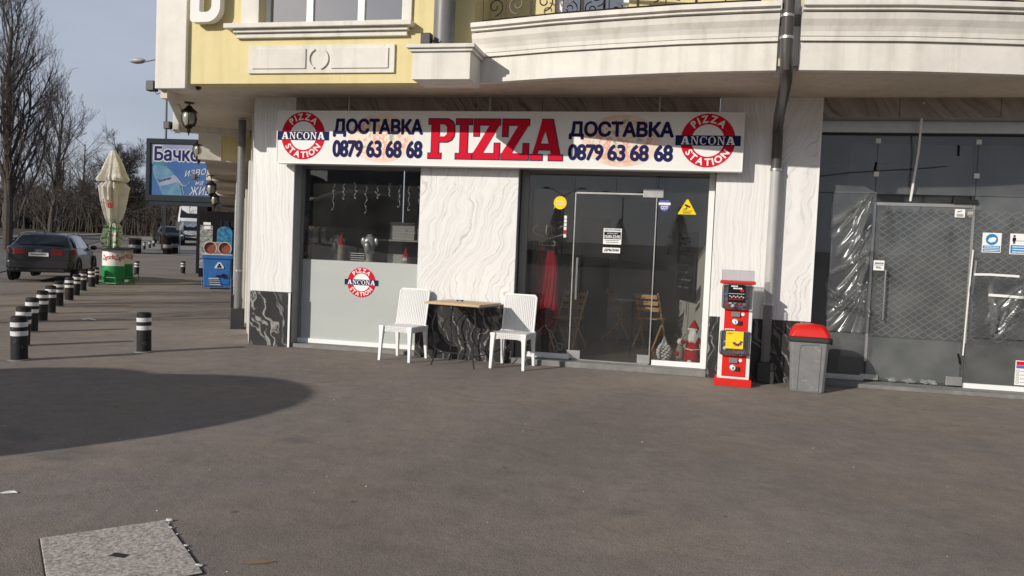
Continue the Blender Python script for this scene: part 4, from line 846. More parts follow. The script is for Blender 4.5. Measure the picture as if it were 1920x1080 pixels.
# ================================================================== BOLLARDS
def bollard(label, x, y, group='striped bollards along the plaza edge', rz=0):
    t = thing('bollard', label, 'bollard', (x, y, gh(x, y)), rz, group); t.rotation_euler = (R(g.uniform(-1.6, 1.6)), R(g.uniform(-1.6, 1.6)), rz)
    MB().lathe([(.088, 0), (.088, .49), (.082, .508), (.06, .515), (.001, .517)], 22).build('post', 'bollard_black', t, smooth=True)
    for z0, z1 in ((.288, .343), (.392, .446)): MB().lathe([(.0885, z0), (.0905, z0+.001), (.0905, z1-.001), (.0885, z1)], 22).build('white_band', 'reflective_white', t, smooth=True)
    MB().lathe([(.12, 0), (.118, .012), (.089, .014)], 22).build('flange', 'stone_sill', t); return t
BL = [(-7.5, -2.62), (-8.42, -1.62), (-9.47, -.36), (-10.5, .95), (-11.4, 2.13), (-12.4, 3.44), (-13.3, 4.75), (-14.25, 6.04), (-15.3, 7.5), (-16.25, 8.95), (-17.0, 10.0)]
lab = ['striped black bollard at the open end of the row by the parasol shadow', 'striped bollard second in the row from the parasol shadow', 'striped bollard third in the row from the parasol shadow', 'striped bollard fourth in the row from the parasol shadow', 'striped bollard fifth in the row from the parasol shadow', 'striped bollard sixth in the row from the parasol shadow', 'striped bollard seventh in the row from the parasol shadow', 'striped bollard fourth in the row counted from the beer barrels', 'striped bollard third in the row counted from the beer barrels', 'striped bollard second in the row counted from the beer barrels', 'striped bollard standing against the green and white beer barrels']
for (x, y), s in zip(BL, lab): bollard(s, x, y)
bollard('lone striped bollard standing between the row and the marble corner pillar', -6.79, -1.38)
bollard('striped bollard standing alone in front of the blue ice cream bin', -20.35, 19.04, 'bollards farther down the street'); bollard('striped bollard standing behind the second beer barrel', -20.6, 16.5, 'bollards farther down the street')
for x, y in ((-36.4, 37.9), (-37.4, 39.8), (-38.4, 41.6)): bollard('small dark striped bollard at the edge of the distant light pavement', x, y, 'three bollards at the distant pavement')

# ================================================================== GROUND DETAIL
mh = thing('access_cover', 'square speckled granite access cover set in the asphalt', 'cover', (-2.50, -7.22, 0), R(0))
cs = [Vector((-3.02, -7.16)), Vector((-2.62, -6.73)), Vector((-2.03, -7.28)), Vector((-2.45, -7.72))]
cen = sum(cs, Vector((0, 0)))/4
def inset(f): return [tuple(cen+(p-cen)*f-Vector((-2.50, -7.22))) for p in cs][::-1]
MB().zprism(inset(1.0), -.02, .003).build('joint', 'gap_dark', mh); MB().zprism(inset(.975), .0032, .009).build('slab', 'granite', mh, .003)
mb = MB(); mb.box(-.05, .03, -.03, .012, .0095, .0105); mb.build('lifting_slot', 'gap_dark', mh)
for k, f in enumerate((.02, .09, .17, .30, .52, .60, .88)):
     p = cs[1]+(cs[2]-cs[1])*f-Vector((-2.50, -7.22)); r_ = (.014, .006, .010, .005, .009, .004, .011)[k]; mb = MB(); mb.ball((p.x+g.uniform(-.01, .01), p.y+g.uniform(-.01, .01), .006), r_*1.6, r_, r_*.6, n=7, k=5, rough=.3, seed=k); mb.build('mortar_chip', 'chip', mh)
mb = MB(); mb.add([(-.12, 0, .004), (-.05, .025, .012), (.04, .02, .016), (.13, .035, .006), (.05, -.012, .004), (-.04, -.018, .006)], [(0,1,2,3,4,5)]); lf = mb.build('dry_leaf', 'leaf_dry'); lf.location = (-1.88, -7.1, 0); lf.rotation_euler = (0, 0, R(20)); lf.scale = (.7, .7, .7); tag(lf, 'dry brown leaf lying beside the granite access cover', 'leaf')
for i, (x, y, s, l_) in enumerate(((-10.07, 1.54, .16, 'white paper scrap on the asphalt between the bollards'), (-3.71, -6.63, .05, 'tiny white litter scrap near the granite access cover'))):
    mb = MB(); mb.add([(-s, 0, .004), (-s*.3, s*.35, .03*s/.16), (s*.5, s*.25, .012), (s, -.1*s, .004), (s*.2, -s*.4, .02*s/.16), (-s*.5, -s*.3, .004)], [(0,1,2,3,4,5)]); o = mb.build('paper_scrap', 'paper'); o.location = (x, y, 0); o.rotation_euler = (0, 0, .4*i); tag(o, l_, 'scrap')
mb = MB(); gg = random.Random(12)
for k in range(80):
    x = gg.uniform(-7, 5); y = -9.3+gg.random()*8.6; r_ = gg.uniform(.002, .0045); mb.ball((x, y, r_*.4), r_*gg.uniform(.8, 1.9), r_, r_*.6, n=5, k=3, rough=.3, seed=k)
o = mb.build('grit', 'chip'); kind(o, 'stuff'); tag(o, 'small pale grit and crumbs scattered on the asphalt', 'grit')

# ================================================================== INSIDE THE PIZZERIA
def adopt(o, root):      # part built in world coordinates under a placed thing
    o.parent = root; o.matrix_parent_inverse = (T(*root.location) @ RZ(root.rotation_euler.z)).inverted(); return o
ct = thing('kitchen_counter', 'dark kitchen work counter behind the frosted window', 'counter', (-4.5, .7, .078))
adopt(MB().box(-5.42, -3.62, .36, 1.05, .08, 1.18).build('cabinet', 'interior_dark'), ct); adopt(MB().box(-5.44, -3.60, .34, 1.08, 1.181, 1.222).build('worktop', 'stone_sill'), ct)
ZC = 1.2225
def cone_gnome(name, label, loc, hat_h, hat_r, body, hat='gnome_red', beard=True, group=None):
    t = thing(name, label, 'figurine', loc, group=group)
    MB().lathe(body, 16).build('body', 'gnome_grey' if beard else 'silver', t, smooth=True); zt = body[-1][1]
    MB().lathe([(hat_r*1.15, zt-.01), (hat_r, zt+.015), (hat_r*.62, zt+hat_h*.4), (hat_r*.3, zt+hat_h*.75), (.004, zt+hat_h)], 14).build('hat', hat, t, smooth=True)
    if beard: mb = MB(); mb.ball((0, -hat_r*.75, zt-.035), hat_r*.75, hat_r*.45, .055, n=12, k=8, rough=.12, seed=2); mb.build('beard', 'beard', t); mb = MB(); mb.ball((0, -hat_r*1.1, zt+.003), .013); mb.build('nose', 'skin', t, smooth=True)
    return t
cone_gnome('gnome_bottle', 'tall beige bottle cover with slanted red hat on the kitchen counter', (-4.98, .56, ZC), .17, .045, [(.05, 0), (.052, .1), (.048, .2), (.046, .27)], beard=False).children[0].data.materials[0] = MATS['gnome_grey']
cone_gnome('gnome_figurine', 'small white bearded gnome with red pointed hat at the window corner', (-3.95, .50, ZC), .15, .048, [(.055, 0), (.065, .03), (.058, .08), (.04, .12)])
def statuette(label, x, y, s):
    t = thing('silver_statuette', label, 'figurine', (x, y, ZC)); mb = MB()
    mb.lathe([(.07*s, 0), (.075*s, .03*s), (.045*s, .07*s), (.05*s, .12*s), (.075*s, .2*s)], 14); mb.build('pedestal', 'silver', t, smooth=True)
    mb = MB(); mb.ball((0, 0, .30*s), .095*s, .085*s, .13*s, n=14, k=10, rough=.10, seed=4); mb.build('head', 'silver', t, smooth=True)
    mb = MB(); mb.ball((0, -.075*s, .25*s), .05*s, .05*s, .09*s, rough=.1); mb.build('muzzle', 'silver', t, smooth=True)
    for sx in (-1, 1): mb = MB(); mb.ball((sx*.10*s, 0, .33*s), .035*s, .02*s, .06*s); mb.build('ear', 'silver', t, smooth=True)
    return t
statuette('lumpy silver animal head statuette behind the small red hatted gnome', -4.52, .52, 1.0); statuette('shaded silver animal head statuette beside the kitchen worker', -5.16, .80, .95)
sh_ = thing('box_shelf', 'dark wall shelf carrying stacked pizza boxes in the kitchen', 'shelf', (-4.25, 1.5, 1.55)); adopt(MB().box(-4.85, -3.62, 1.3, 1.75, 1.575, 1.60).build('shelf_board', 'alu_brown'), sh_); adopt(MB().box(-4.62, -4.40, 1.55, 1.7, 1.223, 1.574).build('support', 'ink_grey'), sh_)
for col, (x, n, l_) in enumerate(((-4.33, 6, 'folded pizza box in the lower stack on the kitchen shelf'), (-3.88, 8, 'folded pizza box in the taller stack on the kitchen shelf'))):
    for k in range(n):
        o = bx('pizza_box', 'cardboard', None, -.20, .20, -.17, .17, 0, .044, .003); o.location = (x+g.uniform(-.006, .006), 1.52, 1.601+.0455*k); tag(o, l_, 'box', 'pizza boxes on the kitchen shelf')
tr_ = thing('tray_rack', 'low wire rack with metal trays on the kitchen counter', 'rack', (-4.72, .66, ZC))
for k in range(5): bx('tray', 'alu', tr_, -.11, .11, -.10, .10, .015+.032*k, .027+.032*k, .003)
for sx in (-1, 1): bx('rack_side', 'black_metal', tr_, sx*.118-.006, sx*.118+.006, -.10, .10, 0, .18)
o = bx('carton', 'cardboard', None, -.13, .13, -.1, .1, 0, .16, .003); o.location = (-4.20, .85, ZC); tag(o, 'plain grey carton on the kitchen counter behind the statuette', 'carton')
rings = []; gg = random.Random(3)
for i in range(13):
    u = i/12; rings.append([(-.20+.42*u, -.10+.2*v/5, .006+.05*math.sin(math.pi*u)*math.sin(math.pi*(v+.4)/5.8)+gg.uniform(0, .006)) for v in range(6)])
mb = MB(); mb.loft(rings, cap=False, close=False); o = mb.build('kitchen_cloth', 'denim', None, smooth=True); o.location = (-5.20, .50, ZC); tag(o, 'dark blue crumpled cloth on the kitchen counter', 'cloth')
# icicle light strands hanging behind the pane
for i in range(9):
    x = -5.02+i*.165+g.uniform(-.03, .03); n = 9; ln = g.uniform(.16, .42); z0 = 2.34+g.uniform(-.02, .05)
    pts = [(x+.014*math.sin(k*1.9+i*2), GY+.07+.01*math.cos(k+i), z0-ln*k/n) for k in range(n+1)]
    t = thing('icicle_light_strand', 'thin icicle light strand hanging inside the kitchen window', 'string light', (x, GY+.07, z0), group='icicle light strands in the kitchen window')
    adopt(MB().tube(pts, .0028, 4).build('wire', 'icicle_wire'), t)
    for k in range(1, n+1, 2): adopt(MB().tube([pts[k], (pts[k][0]+g.uniform(-.03, .03), pts[k][1], pts[k][2]+.022)], [.003, .005], 5).build('bulb', 'icicle_wire'), t)
# kitchen worker: only a sleeve and an arm show behind the pillar
def person(label, loc, rz):
    t = thing('person', label, 'person', loc, rz)
    def skin(name, verts, edges, rad, material, parent, sub=2):
        me = bpy.data.meshes.new(name); me.from_pydata(verts, edges, []); o = bpy.data.objects.new(name, me); COL.objects.link(o); o.parent = parent
        md = o.modifiers.new('skin', 'SKIN'); md.use_smooth_shade = True
        for i, r_ in enumerate(rad): q = me.skin_vertices[0].data[i]; q.radius = (r_, r_) if not isinstance(r_, tuple) else r_
        me.skin_vertices[0].data[0].use_root = True; s_ = o.modifiers.new('sub', 'SUBSURF'); s_.levels = s_.render_levels = sub; me.materials.append(MATS[material]); return o
    V_ = [(0,0,.96), (0,0,1.12), (0,.01,1.30), (0,.0,1.44), (0,-.01,1.52), (0,-.025,1.60), (0,-.02,1.70), (0,-.01,1.77), (.10,0,.90), (.11,-.01,.50), (.115,.02,.10), (.12,-.10,.05), (-.10,0,.90), (-.11,-.01,.50), (-.115,.02,.10), (-.12,-.10,.05), (.17,0,1.43), (.235,.02,1.15), (.20,-.18,1.08), (-.17,0,1.43), (-.235,.02,1.15), (-.20,-.18,1.08)]
    E_ = [(0,1),(1,2),(2,3),(3,4),(4,5),(5,6),(6,7),(0,8),(8,9),(9,10),(10,11),(0,12),(12,13),(13,14),(14,15),(3,16),(16,17),(17,18),(3,19),(19,20),(20,21)]
    R_ = [(.15,.11), (.14,.10), (.16,.11), (.11,.085), .045, .072, .10, .075, .09, .065, .045, .035, .09, .065, .045, .035, .065, .045, .034, .065, .045, .034]
    bd_ = skin('body', V_, E_, R_, 'skin', t)
    hands = []
    for sx in (-1, 1):
        base = Vector((sx*.195, -.20, 1.075)); vs = [tuple(base), tuple(base+Vector((0, -.05, -.005)))]; es = [(0, 1)]; rd = [.026, .030]
        for f_ in range(4):
            k = len(vs); off = (f_-1.5)*.019; L_ = (.030, .036, .034, .026)[f_]; vs += [tuple(base+Vector((off, -.075, -.004))), tuple(base+Vector((off, -.075-L_, -.012))), tuple(base+Vector((off, -.075-L_*1.6, -.036)))]; es += [(1, k), (k, k+1), (k+1, k+2)]; rd += [.010, .009, .007]
        k = len(vs); vs += [tuple(base+Vector((-sx*.035, -.035, -.005))), tuple(base+Vector((-sx*.045, -.07, -.015)))]; es += [(0, k), (k, k+1)]; rd += [.011, .008]; skin('hand', vs, es, rd, 'skin', t, 1)
    skin('shirt', [(0,0,.94), (0,0,1.12), (0,.01,1.30), (0,0,1.43), (0,-.005,1.475), (.175,0,1.435), (.222,.012,1.24), (-.175,0,1.435), (-.222,.012,1.24)], [(0,1),(1,2),(2,3),(3,4),(3,5),(5,6),(3,7),(7,8)], [(.17,.13), (.16,.12), (.18,.13), (.14,.11), .075, .082, .07, .082, .07], 'cloth_black', t)
    skin('trousers', [(0,0,.98), (.10,0,.88), (.112,-.008,.50), (.115,.02,.10), (-.10,0,.88), (-.112,-.008,.50), (-.115,.02,.10)], [(0,1),(1,2),(2,3),(0,4),(4,5),(5,6)], [(.165,.125), .105, .082, .066, .105, .082, .066], 'denim', t)
    mb = MB(); mb.ball((0, .0, 1.745), .105, .115, .085, n=18, k=10); mb.build('hair', 'hair', t, smooth=True)
    for sx in (-1, 1): mb = MB(); mb.ball((sx*.035, -.108, 1.69), .011); mb.build('eye', 'ink_black', t, smooth=True); mb = MB(); mb.ball((sx*.1, -.015, 1.68), .012, .02, .03); mb.build('ear', 'skin', t, smooth=True)
    mb = MB(); mb.ball((0, -.125, 1.66), .014, .02, .024); mb.build('nose', 'skin', t, smooth=True); mb = MB(); mb.ball((0, -.112, 1.625), .022, .008, .006); mb.build('mouth', 'gnome_red', t, smooth=True)
    for sx in (-1, 1): mb = MB(); mb.ball((sx*.12, -.05, .035), .05, .13, .04); mb.build('shoe', 'cloth_black', t, smooth=True)
    return t
bx('duckboard', 'wood_dark', RM, -6.08, -3.0, 1.09, 1.9, .08, .20)
person('person in black short sleeved shirt at the kitchen counter behind the pillar', (-5.90, 1.20, .20), R(-50))
# coat stand with red aprons
cs_ = thing('coat_stand', 'bronze iron coat stand with curled hooks behind the glass', 'coat stand', (-1.90, .62, .079))
MB().tube([(0, 0, .25), (0, 0, 1.80)], .014, 8).build('pole', 'bronze_iron', cs_)
mat('iron_pale', (.38,.33,.28), .6)
for k in range(4):
    a_ = R(45+90*k); mb = MB(); pts = [(0, 0, .40)]+[(.27*(q/9)*math.cos(a_), .27*(q/9)*math.sin(a_), .40-.36*(q/9)**1.5) for q in range(1, 10)]+[((.27+.05*math.sin(q*.7))*math.cos(a_), (.27+.05*math.sin(q*.7))*math.sin(a_), .04+.05*(1-math.cos(q*.7))) for q in range(1, 7)]; mb.tube(pts, .009, 6); mb.build('foot_scroll', 'iron_pale', cs_)
for k in range(4):
    a_ = R(0+90*k); mb = MB(); pts = []
    for q in range(18): u = q/17; r_ = .19*min(1, u*1.8); th = max(0, u-.5)*9; pts.append(((r_+.035*math.sin(th))*math.cos(a_), (r_+.035*math.sin(th))*math.sin(a_), 1.62+.10*u+.045*(1-math.cos(th)))); 
    mb.tube(pts, .008, 6); mb.build('hook', 'iron_pale', cs_)
    mb = MB(); pts = [((.13*min(1, q/6)+.025*math.sin(max(0, q-6)*.6))*math.cos(a_+.8), (.13*min(1, q/6)+.025*math.sin(max(0, q-6)*.6))*math.sin(a_+.8), 1.52-.0*q+.03*(1-math.cos(max(0, q-6)*.6))) for q in range(14)]; mb.tube(pts, .007, 6); mb.build('hook', 'iron_pale', cs_)
def hanging(label, x, y, z0, z1, w0, w1, seed, rz=0):
    """cloth gathered at the hook: deep sharp folds that open towards an uneven hem"""
    q = random.Random(seed); fr = [(m_, q.uniform(0, 6.3), q.uniform(.5, 1)) for m_ in (2, 5, 8, 11)]; rings = []; n = 64
    for k in range(19):
        v = k/18; w = w0+(w1-w0)*(v**.75); ring = []
        for j in range(n):
            t_ = 2*math.pi*j/n; f = sum(a_*math.sin(m_*t_+p+.6*v) for m_, p, a_ in fr)/2.2; f = (1-abs(f))*1.1-.45; rr = w*(1+(.25+.45*v)*f)
            ring.append((rr*math.cos(t_)+.035*math.sin(v*3+seed), .6*rr*math.sin(t_), z1+(z0-z1)*v*(1+.10*v*math.sin(t_*2+seed))))
        rings.append(ring)
    o = MB().loft(rings).build('hanging_apron', 'cloth_red', None, smooth=True); o.location = (x, y, 0); o.rotation_euler = (0, 0, rz); return tag(o, label, 'apron')
hanging('bright red apron hanging on the coat stand', -1.87, .50, .66, 1.52, .05, .15, 1); hanging('darker red apron hanging longer on the coat stand behind', -1.98, .72, .42, 1.56, .04, .12, 5)
# folding chairs and table
def folding_chair(label, loc, rz):
    t = thing('folding_chair', label, 'chair', loc, rz, 'wooden folding chairs in the pizzeria')
    for sx in (-1, 1):
        mb = MB(); mb.tube([(sx*.19, -.24, 0), (sx*.19, .20, .86)], .017, 6); mb.build('long_leg', 'wood_chair', t); mb = MB(); mb.tube([(sx*.165, .26, 0), (sx*.165, -.18, .46)], .016, 6); mb.build('short_leg', 'wood_chair', t)
    for k in range(6): bx('seat_slat', 'wood_chair', t, -.18, .18, -.20+.062*k, -.148+.062*k, .445, .463, .003)
    for z in (.60, .70, .80): mb = MB(); mb.box(-.185, .185, -.01, .008, -.033, .033, T(0, .20*(z/.86)*1.0-.24*(1-z/.86)+.04, z)); mb.build('back_slat', 'wood_chair', t, .003)
    return t
folding_chair('wooden folding chair turned sideways by the far table', (-1.05, 3.15, .079), R(75)); folding_chair('wooden folding chair with dark back slats before the tiled floor wall', (-.52, 2.35, .079), R(160)); folding_chair('wooden folding chair half hidden behind the red aprons', (-1.72, 1.75, .079), R(-20))
ft = thing('dining_table', 'small dining table with pale square top inside the pizzeria', 'table', (-.82, 2.75, .079)); bx('table_top', 'cardboard', ft, -.28, .28, -.28, .28, .70, .73, .004); MB().tube([(0, 0, .03), (0, 0, .70)], .025, 8).build('pedestal', 'black_metal', ft); bx('foot', 'black_metal', ft, -.2, .2, -.2, .2, 0, .03, .004)
bd_ = thing('menu_board', 'black chalk menu board hung on the pizzeria side wall', 'board', (.03, 2.45, .85), math.atan2(3.92, -.98)+math.pi)
bx('slate', 'slate', bd_, -.52, .52, -.045, -.02, 0, 1.05); 
mb = MB()
for k in range(7): lines(mb, -.42, g.uniform(.0, .35), .90-.12*k, .925-.12*k, -.047, k)
mb.build('chalk_lines', 'ink_grey', bd_)
pq = thing('round_plaque', 'round dark red wall plaque on the pizzeria wall', 'plaque', (-.30, 3.75, 1.62), math.atan2(3.92, -.98)+math.pi)
mb = MB(); mb.lathe([(.001, 0), (.30, 0), (.31, .02), (.27, .035), (.26, .02), (.001, .02)], 30, m=T(0, -.02, .25) @ RX(R(90))); mb.build('disc', 'wood_dark', pq, smooth=True); mb = MB(); mb.ring(.24, .20, -.055, -.045, 0, .25, 30); put_text(mb, 'ANCONA', -.16, .16, .22, .29, -.05, .02); mb.build('lettering', 'cloth_red', pq)
# Christmas figures by the right hand pane
def santa(loc):
    t = thing('santa_figure', 'red coated santa figure with white beard behind the glass front', 'figurine', loc)
    MB().lathe([(.10, 0), (.11, .05), (.095, .20), (.075, .33), (.05, .38)], 16).build('coat', 'gnome_red', t, smooth=True); mb = MB(); mb.ball((0, 0, .43), .062); mb.build('head', 'skin', t, smooth=True)
    mb = MB(); mb.ball((0, -.055, .36), .065, .04, .10, rough=.10, seed=3); mb.build('beard', 'beard', t); MB().lathe([(.07, .46), (.065, .48), (.04, .53), (.01, .58)], 14, (.01, 0, 0)).build('hat', 'gnome_red', t, smooth=True); MB().lathe([(.072, .445), (.078, .455), (.075, .47), (.066, .475)], 14).build('fur_trim', 'beard', t)
    for sx in (-1, 1): mb = MB(); mb.tube([(sx*.07, 0, .33), (sx*.13, -.04, .27), (sx*.13, -.09, .29)], [.03, .028, .024], 8); mb.build('arm', 'gnome_red' if sx > 0 else 'gnome_grey', t, smooth=True); mb = MB(); mb.ball((sx*.13, -.11, .295), .03); mb.build('mitten', 'gnome_red', t, smooth=True)
    MB().tube([(-.09, -.06, .20), (0, -.105, .19), (.09, -.06, .20)], .008, 6).build('cord_belt', 'beard', t)
santa((.13, .50, .10))
t = thing('pine_cone_figure', 'white frosted pine cone figurine with pointed top behind the glass', 'figurine', (-.24, .52, .10)); mb = MB(); gg = random.Random(9)
for k in range(60):
    z = .03+.2*k/60; r_ = .075*math.sin(math.pi*(z+.03)/.30)+.01; a_ = k*2.4; mb.ball((r_*math.cos(a_), r_*math.sin(a_), z), .026, .026, .014, n=7, k=5)
mb.build('scales', 'beard', t); MB().lathe([(.05, .22), (.03, .28), (.004, .34)], 12).build('tip', 'beard', t, smooth=True); MB().lathe([(.05, 0), (.035, .03)], 12).build('foot', 'silver', t)
t = thing('reindeer_figure', 'small standing brown reindeer figurine with pale head behind the glass', 'figurine', (-.03, .55, .10)); MB().lathe([(.05, .05), (.06, .10), (.05, .18), (.03, .24)], 12).build('body', 'gnome_grey', t, smooth=True); mb = MB(); mb.ball((0, -.03, .28), .045, .06, .045); mb.build('head', 'beard', t, smooth=True)
for sx in (-1, 1): MB().tube([(sx*.03, 0, 0), (sx*.035, 0, .08)], .014, 6).build('leg', 'gnome_grey', t); MB().tube([(sx*.02, 0, .31), (sx*.05, .01, .36), (sx*.07, 0, .38)], .006, 5).build('antler', 'wood_dark', t)
mb = MB(); mb.ball((-.04, -.05, .12), .03); mb.build('gift', 'gnome_red', t)
o = MB().ball((0, 0, .035), .035).build('bauble', 'ink_white', None, smooth=True); o.location = (.10, .37, .09); tag(o, 'white ball ornament at the foot of the santa figure', 'ornament')
mb = MB(); gg = random.Random(7)
for k in range(320): x, y = gg.uniform(-.36, .22), gg.uniform(.34, .66); r_ = gg.uniform(.010, .022); mb.ball((x, y, .079+r_*.5), r_*1.3, r_, r_*.7, n=6, k=4, rough=.25, seed=k)
o = mb.build('bark_mulch', 'bark'); kind(o, 'stuff'); tag(o, 'dark bark mulch under the Christmas figures behind the glass', 'mulch')

# ================================================================== FITTINGS ON THE BUILDING
def lantern(label, loc, drop):
    t = thing('hanging_lantern', label, 'lantern', (loc[0], loc[1], loc[2]-drop-.50), group='lanterns under the side overhang')
    MB().lathe([(.07, .485+drop), (.075, .50+drop)], 14).build('ceiling_rose', 'bronze_iron', t); MB().tube([(0, 0, .42), (0, 0, .49+drop)], .009, 6).build('rod', 'bronze_iron', t)
    MB().lathe([(.035, .43), (.05, .40), (.10, .365), (.125, .335), (.115, .33)], 12).build('cap', 'bronze_iron', t, smooth=True); MB().lathe([(.085, .33), (.105, .26), (.10, .20), (.07, .14)], 14).build('globe', 'lamp_glass', t, smooth=True)
    for k in range(6): a_ = k*math.pi/3; MB().tube([(r_*math.cos(a_), r_*math.sin(a_), z) for r_, z in ((.10, .34), (.118, .26), (.11, .19), (.078, .13))], .008, 5).build('cage_rib', 'bronze_iron', t)
    MB().lathe([(.085, .145), (.09, .125), (.05, .11), (.06, .10), (.03, .085), (.022, .05), (.03, .04), (.012, .02), (.003, -.02)], 12).build('finial', 'bronze_iron', t, smooth=True)
    return t
lantern('brown iron lantern nearest the corner pilaster under the overhang', (-7.43, .39, 3.53), -.02); lantern('brown iron lantern hanging before the yellow bay wall', (-8.87, 2.81, 3.53), .17)
c_ = sm @ Vector((7.4, -.75, 0)); lantern('brown iron lantern under the second bay of the side street', (c_.x, c_.y, 2.93), .05); c_ = sm @ Vector((11.5, -.75, 0)); lantern('brown iron lantern under the third bay of the side street', (c_.x, c_.y, 2.87), .05)
def floodlight(label, loc, rz):
    t = thing('floodlight', label, 'floodlight', loc, rz, 'small black floodlights on the building')
    bx('housing', 'black_metal', t, -.06, .06, -.05, .05, -.065, .065, .008); bx('lens', 'trim_black', t, -.05, .05, -.053, -.0505, -.055, .055); MB().tube([(.06, 0, -.02), (.10, 0, -.02), (.14, .02, 0)], .009, 6).build('arm', 'black_metal', t); MB().tube([(.03, .02, -.06), (.05, .03, -.10), (.11, .03, -.08), (.14, .03, -.02)], .005, 5).build('cable', 'black_metal', t)
floodlight('black floodlight on the outer side of the corner pilaster', (-6.99, -1.06, 3.47), R(0)); floodlight('black floodlight at the far pilaster of the first side bay', (-9.05, 2.15, 3.46), R(0)); floodlight('black floodlight on top of the cream bracket box', (-3.05, -1.55, 3.89), R(0))
c_ = sm @ Vector((8.5, -1.16, 2.95)); floodlight('black floodlight at the end of the second side bay', tuple(c_), 0)
dm = thing('security_camera', 'small white dome security camera under the soffit corner', 'camera', (-6.38, -.95, ZS)); mb = MB(); mb.lathe([(.075, 0), (.075, -.03), (.05, -.05)], 16); mb.build('mount', 'white_frame', dm, smooth=True); mb = MB(); mb.ball((0, 0, -.05), .04); mb.build('lens_dome', 'black_metal', dm, smooth=True)
# big white letter on the yellow wall
lt = thing('facade_letter', 'large white raised letter D on the yellow wall', 'letter', (-6.08, -1.30, 4.22))
def dshape(x0, x1, z0, z1, r1, r2):
    p = []
    for cx, cz, r_, a0 in ((x0+r1, z0+r1, r1, 180), (x1-r2, z0+r2, r2, 270), (x1-r2, z1-r2, r2, 0), (x0+r1, z1-r1, r1, 90)):
        for k in range(9): a_ = R(a0+90*k/8); p.append((cx+r_*math.cos(a_), cz+r_*math.sin(a_)))
    return p
o_, i_ = dshape(-6.29, -5.87, 4.22, 5.05, .05, .19), dshape(-6.16, -5.99, 4.345, 4.92, .02, .08)
rings = [[(p[0], -1.30, p[1]), (q[0], -1.30, q[1]), (q[0], -1.20, q[1]), (p[0], -1.20, p[1])] for p, q in zip(o_, i_)]; rings.append(rings[0]); mb = MB(); mb.loft(rings, cap=False); adopt(mb.build('letter_body', 'sign_white', None), lt)
for z in (4.35, 4.9): adopt(MB().tube([(-6.22, -1.21, z), (-6.22, -1.155, z)], .012, 6).build('standoff', 'alu'), lt)

def CP(x, y, d):     # direction of view: used once to lay out distant things along the street
    return Vector((CAMX, CAMY, CAMZ))+(fw+r2*((x-960)/1500)+u2*((540-y)/1500))*d
# ================================================================== DOWN THE STREET
bt = thing('beer_parasol', 'closed cream parasol with green hem tied above the beer barrels', 'parasol', (-17.50, 11.28, 0))
MB().tube([(0, 0, .02), (0, 0, 4.05)], .035, 10).build('pole', 'pipe_grey', bt)
def folded(prof, n, ph, amp, seed=1):
    q = random.Random(seed); fr = [(k, q.uniform(0, 6.3), q.uniform(.4, 1)/(1+.12*k)) for k in (3, 5, 7, 9, 11, 14, 17)]; rings = []
    pr = []
    for i in range(len(prof)-1):
        for k in range(4): pr.append(tuple(lerp_(a, b, k/4) for a, b in zip(prof[i], prof[i+1])))
    pr.append(prof[-1])
    for z, r_, a_ in pr:
        ring = []
        for k in range(n):
            t_ = 2*math.pi*k/n; f = sum(w*math.sin(m_*t_+p+ph+.5*math.sin(z*2.3+m_)) for m_, p, w in fr)/2.2; f = (abs(f)**.7)*(1 if f > 0 else -1); rr = r_*(1+amp*a_*f); ring.append((rr*math.cos(t_)+.02*math.sin(z*4), rr*math.sin(t_), z+.02*a_*math.sin(3*t_+seed)))
        rings.append(ring)
    return MB().loft(rings)
def lerp_(a, b, t): return a+(b-a)*t
folded([(1.85, .15, .5), (2.0, .19, .9), (2.25, .23, 1), (2.55, .28, 1), (2.8, .31, 1), (2.96, .34, 1), (3.02, .30, 1), (3.1, .25, .9), (3.3, .24, .6), (3.6, .18, .5)], 96, 0, .62, 2).build('canopy', 'canvas', bt, smooth=True)
folded([(3.14, .38, 1.2), (3.22, .41, 1.1), (3.4, .33, 1), (3.65, .25, .9), (3.86, .17, .7), (4.0, .11, .4), (4.08, .07, .1), (4.10, .02, 0)], 96, .4, .50, 5).build('top_flap', 'canvas', bt, smooth=True)
folded([(1.10, .17, 1.3), (1.18, .20, 1.3), (1.35, .215, 1.2), (1.55, .205, 1.1), (1.74, .175, 1), (1.86, .13, .6), (1.98, .15, .6)], 96, 1.1, .75, 7).build('hem', 'canvas_print', bt, smooth=True)
MB().lathe([(.155, 1.86), (.165, 1.88), (.155, 1.90)], 20).build('tie_band', 'canvas_green', bt)
for k, (zz, an, w) in enumerate(((2.50, -95, .30), (2.38, -60, .18), (2.45, -150, .2))):
    mb = MB(); a_ = R(an); put_text(mb, ('Zag', 'or', 'ka')[k], -w/2, w/2, zz-.08, zz+.10, -.325, .03, 1, .3, m=RZ(a_+R(90))); mb.build('lettering', 'beer_red', bt)
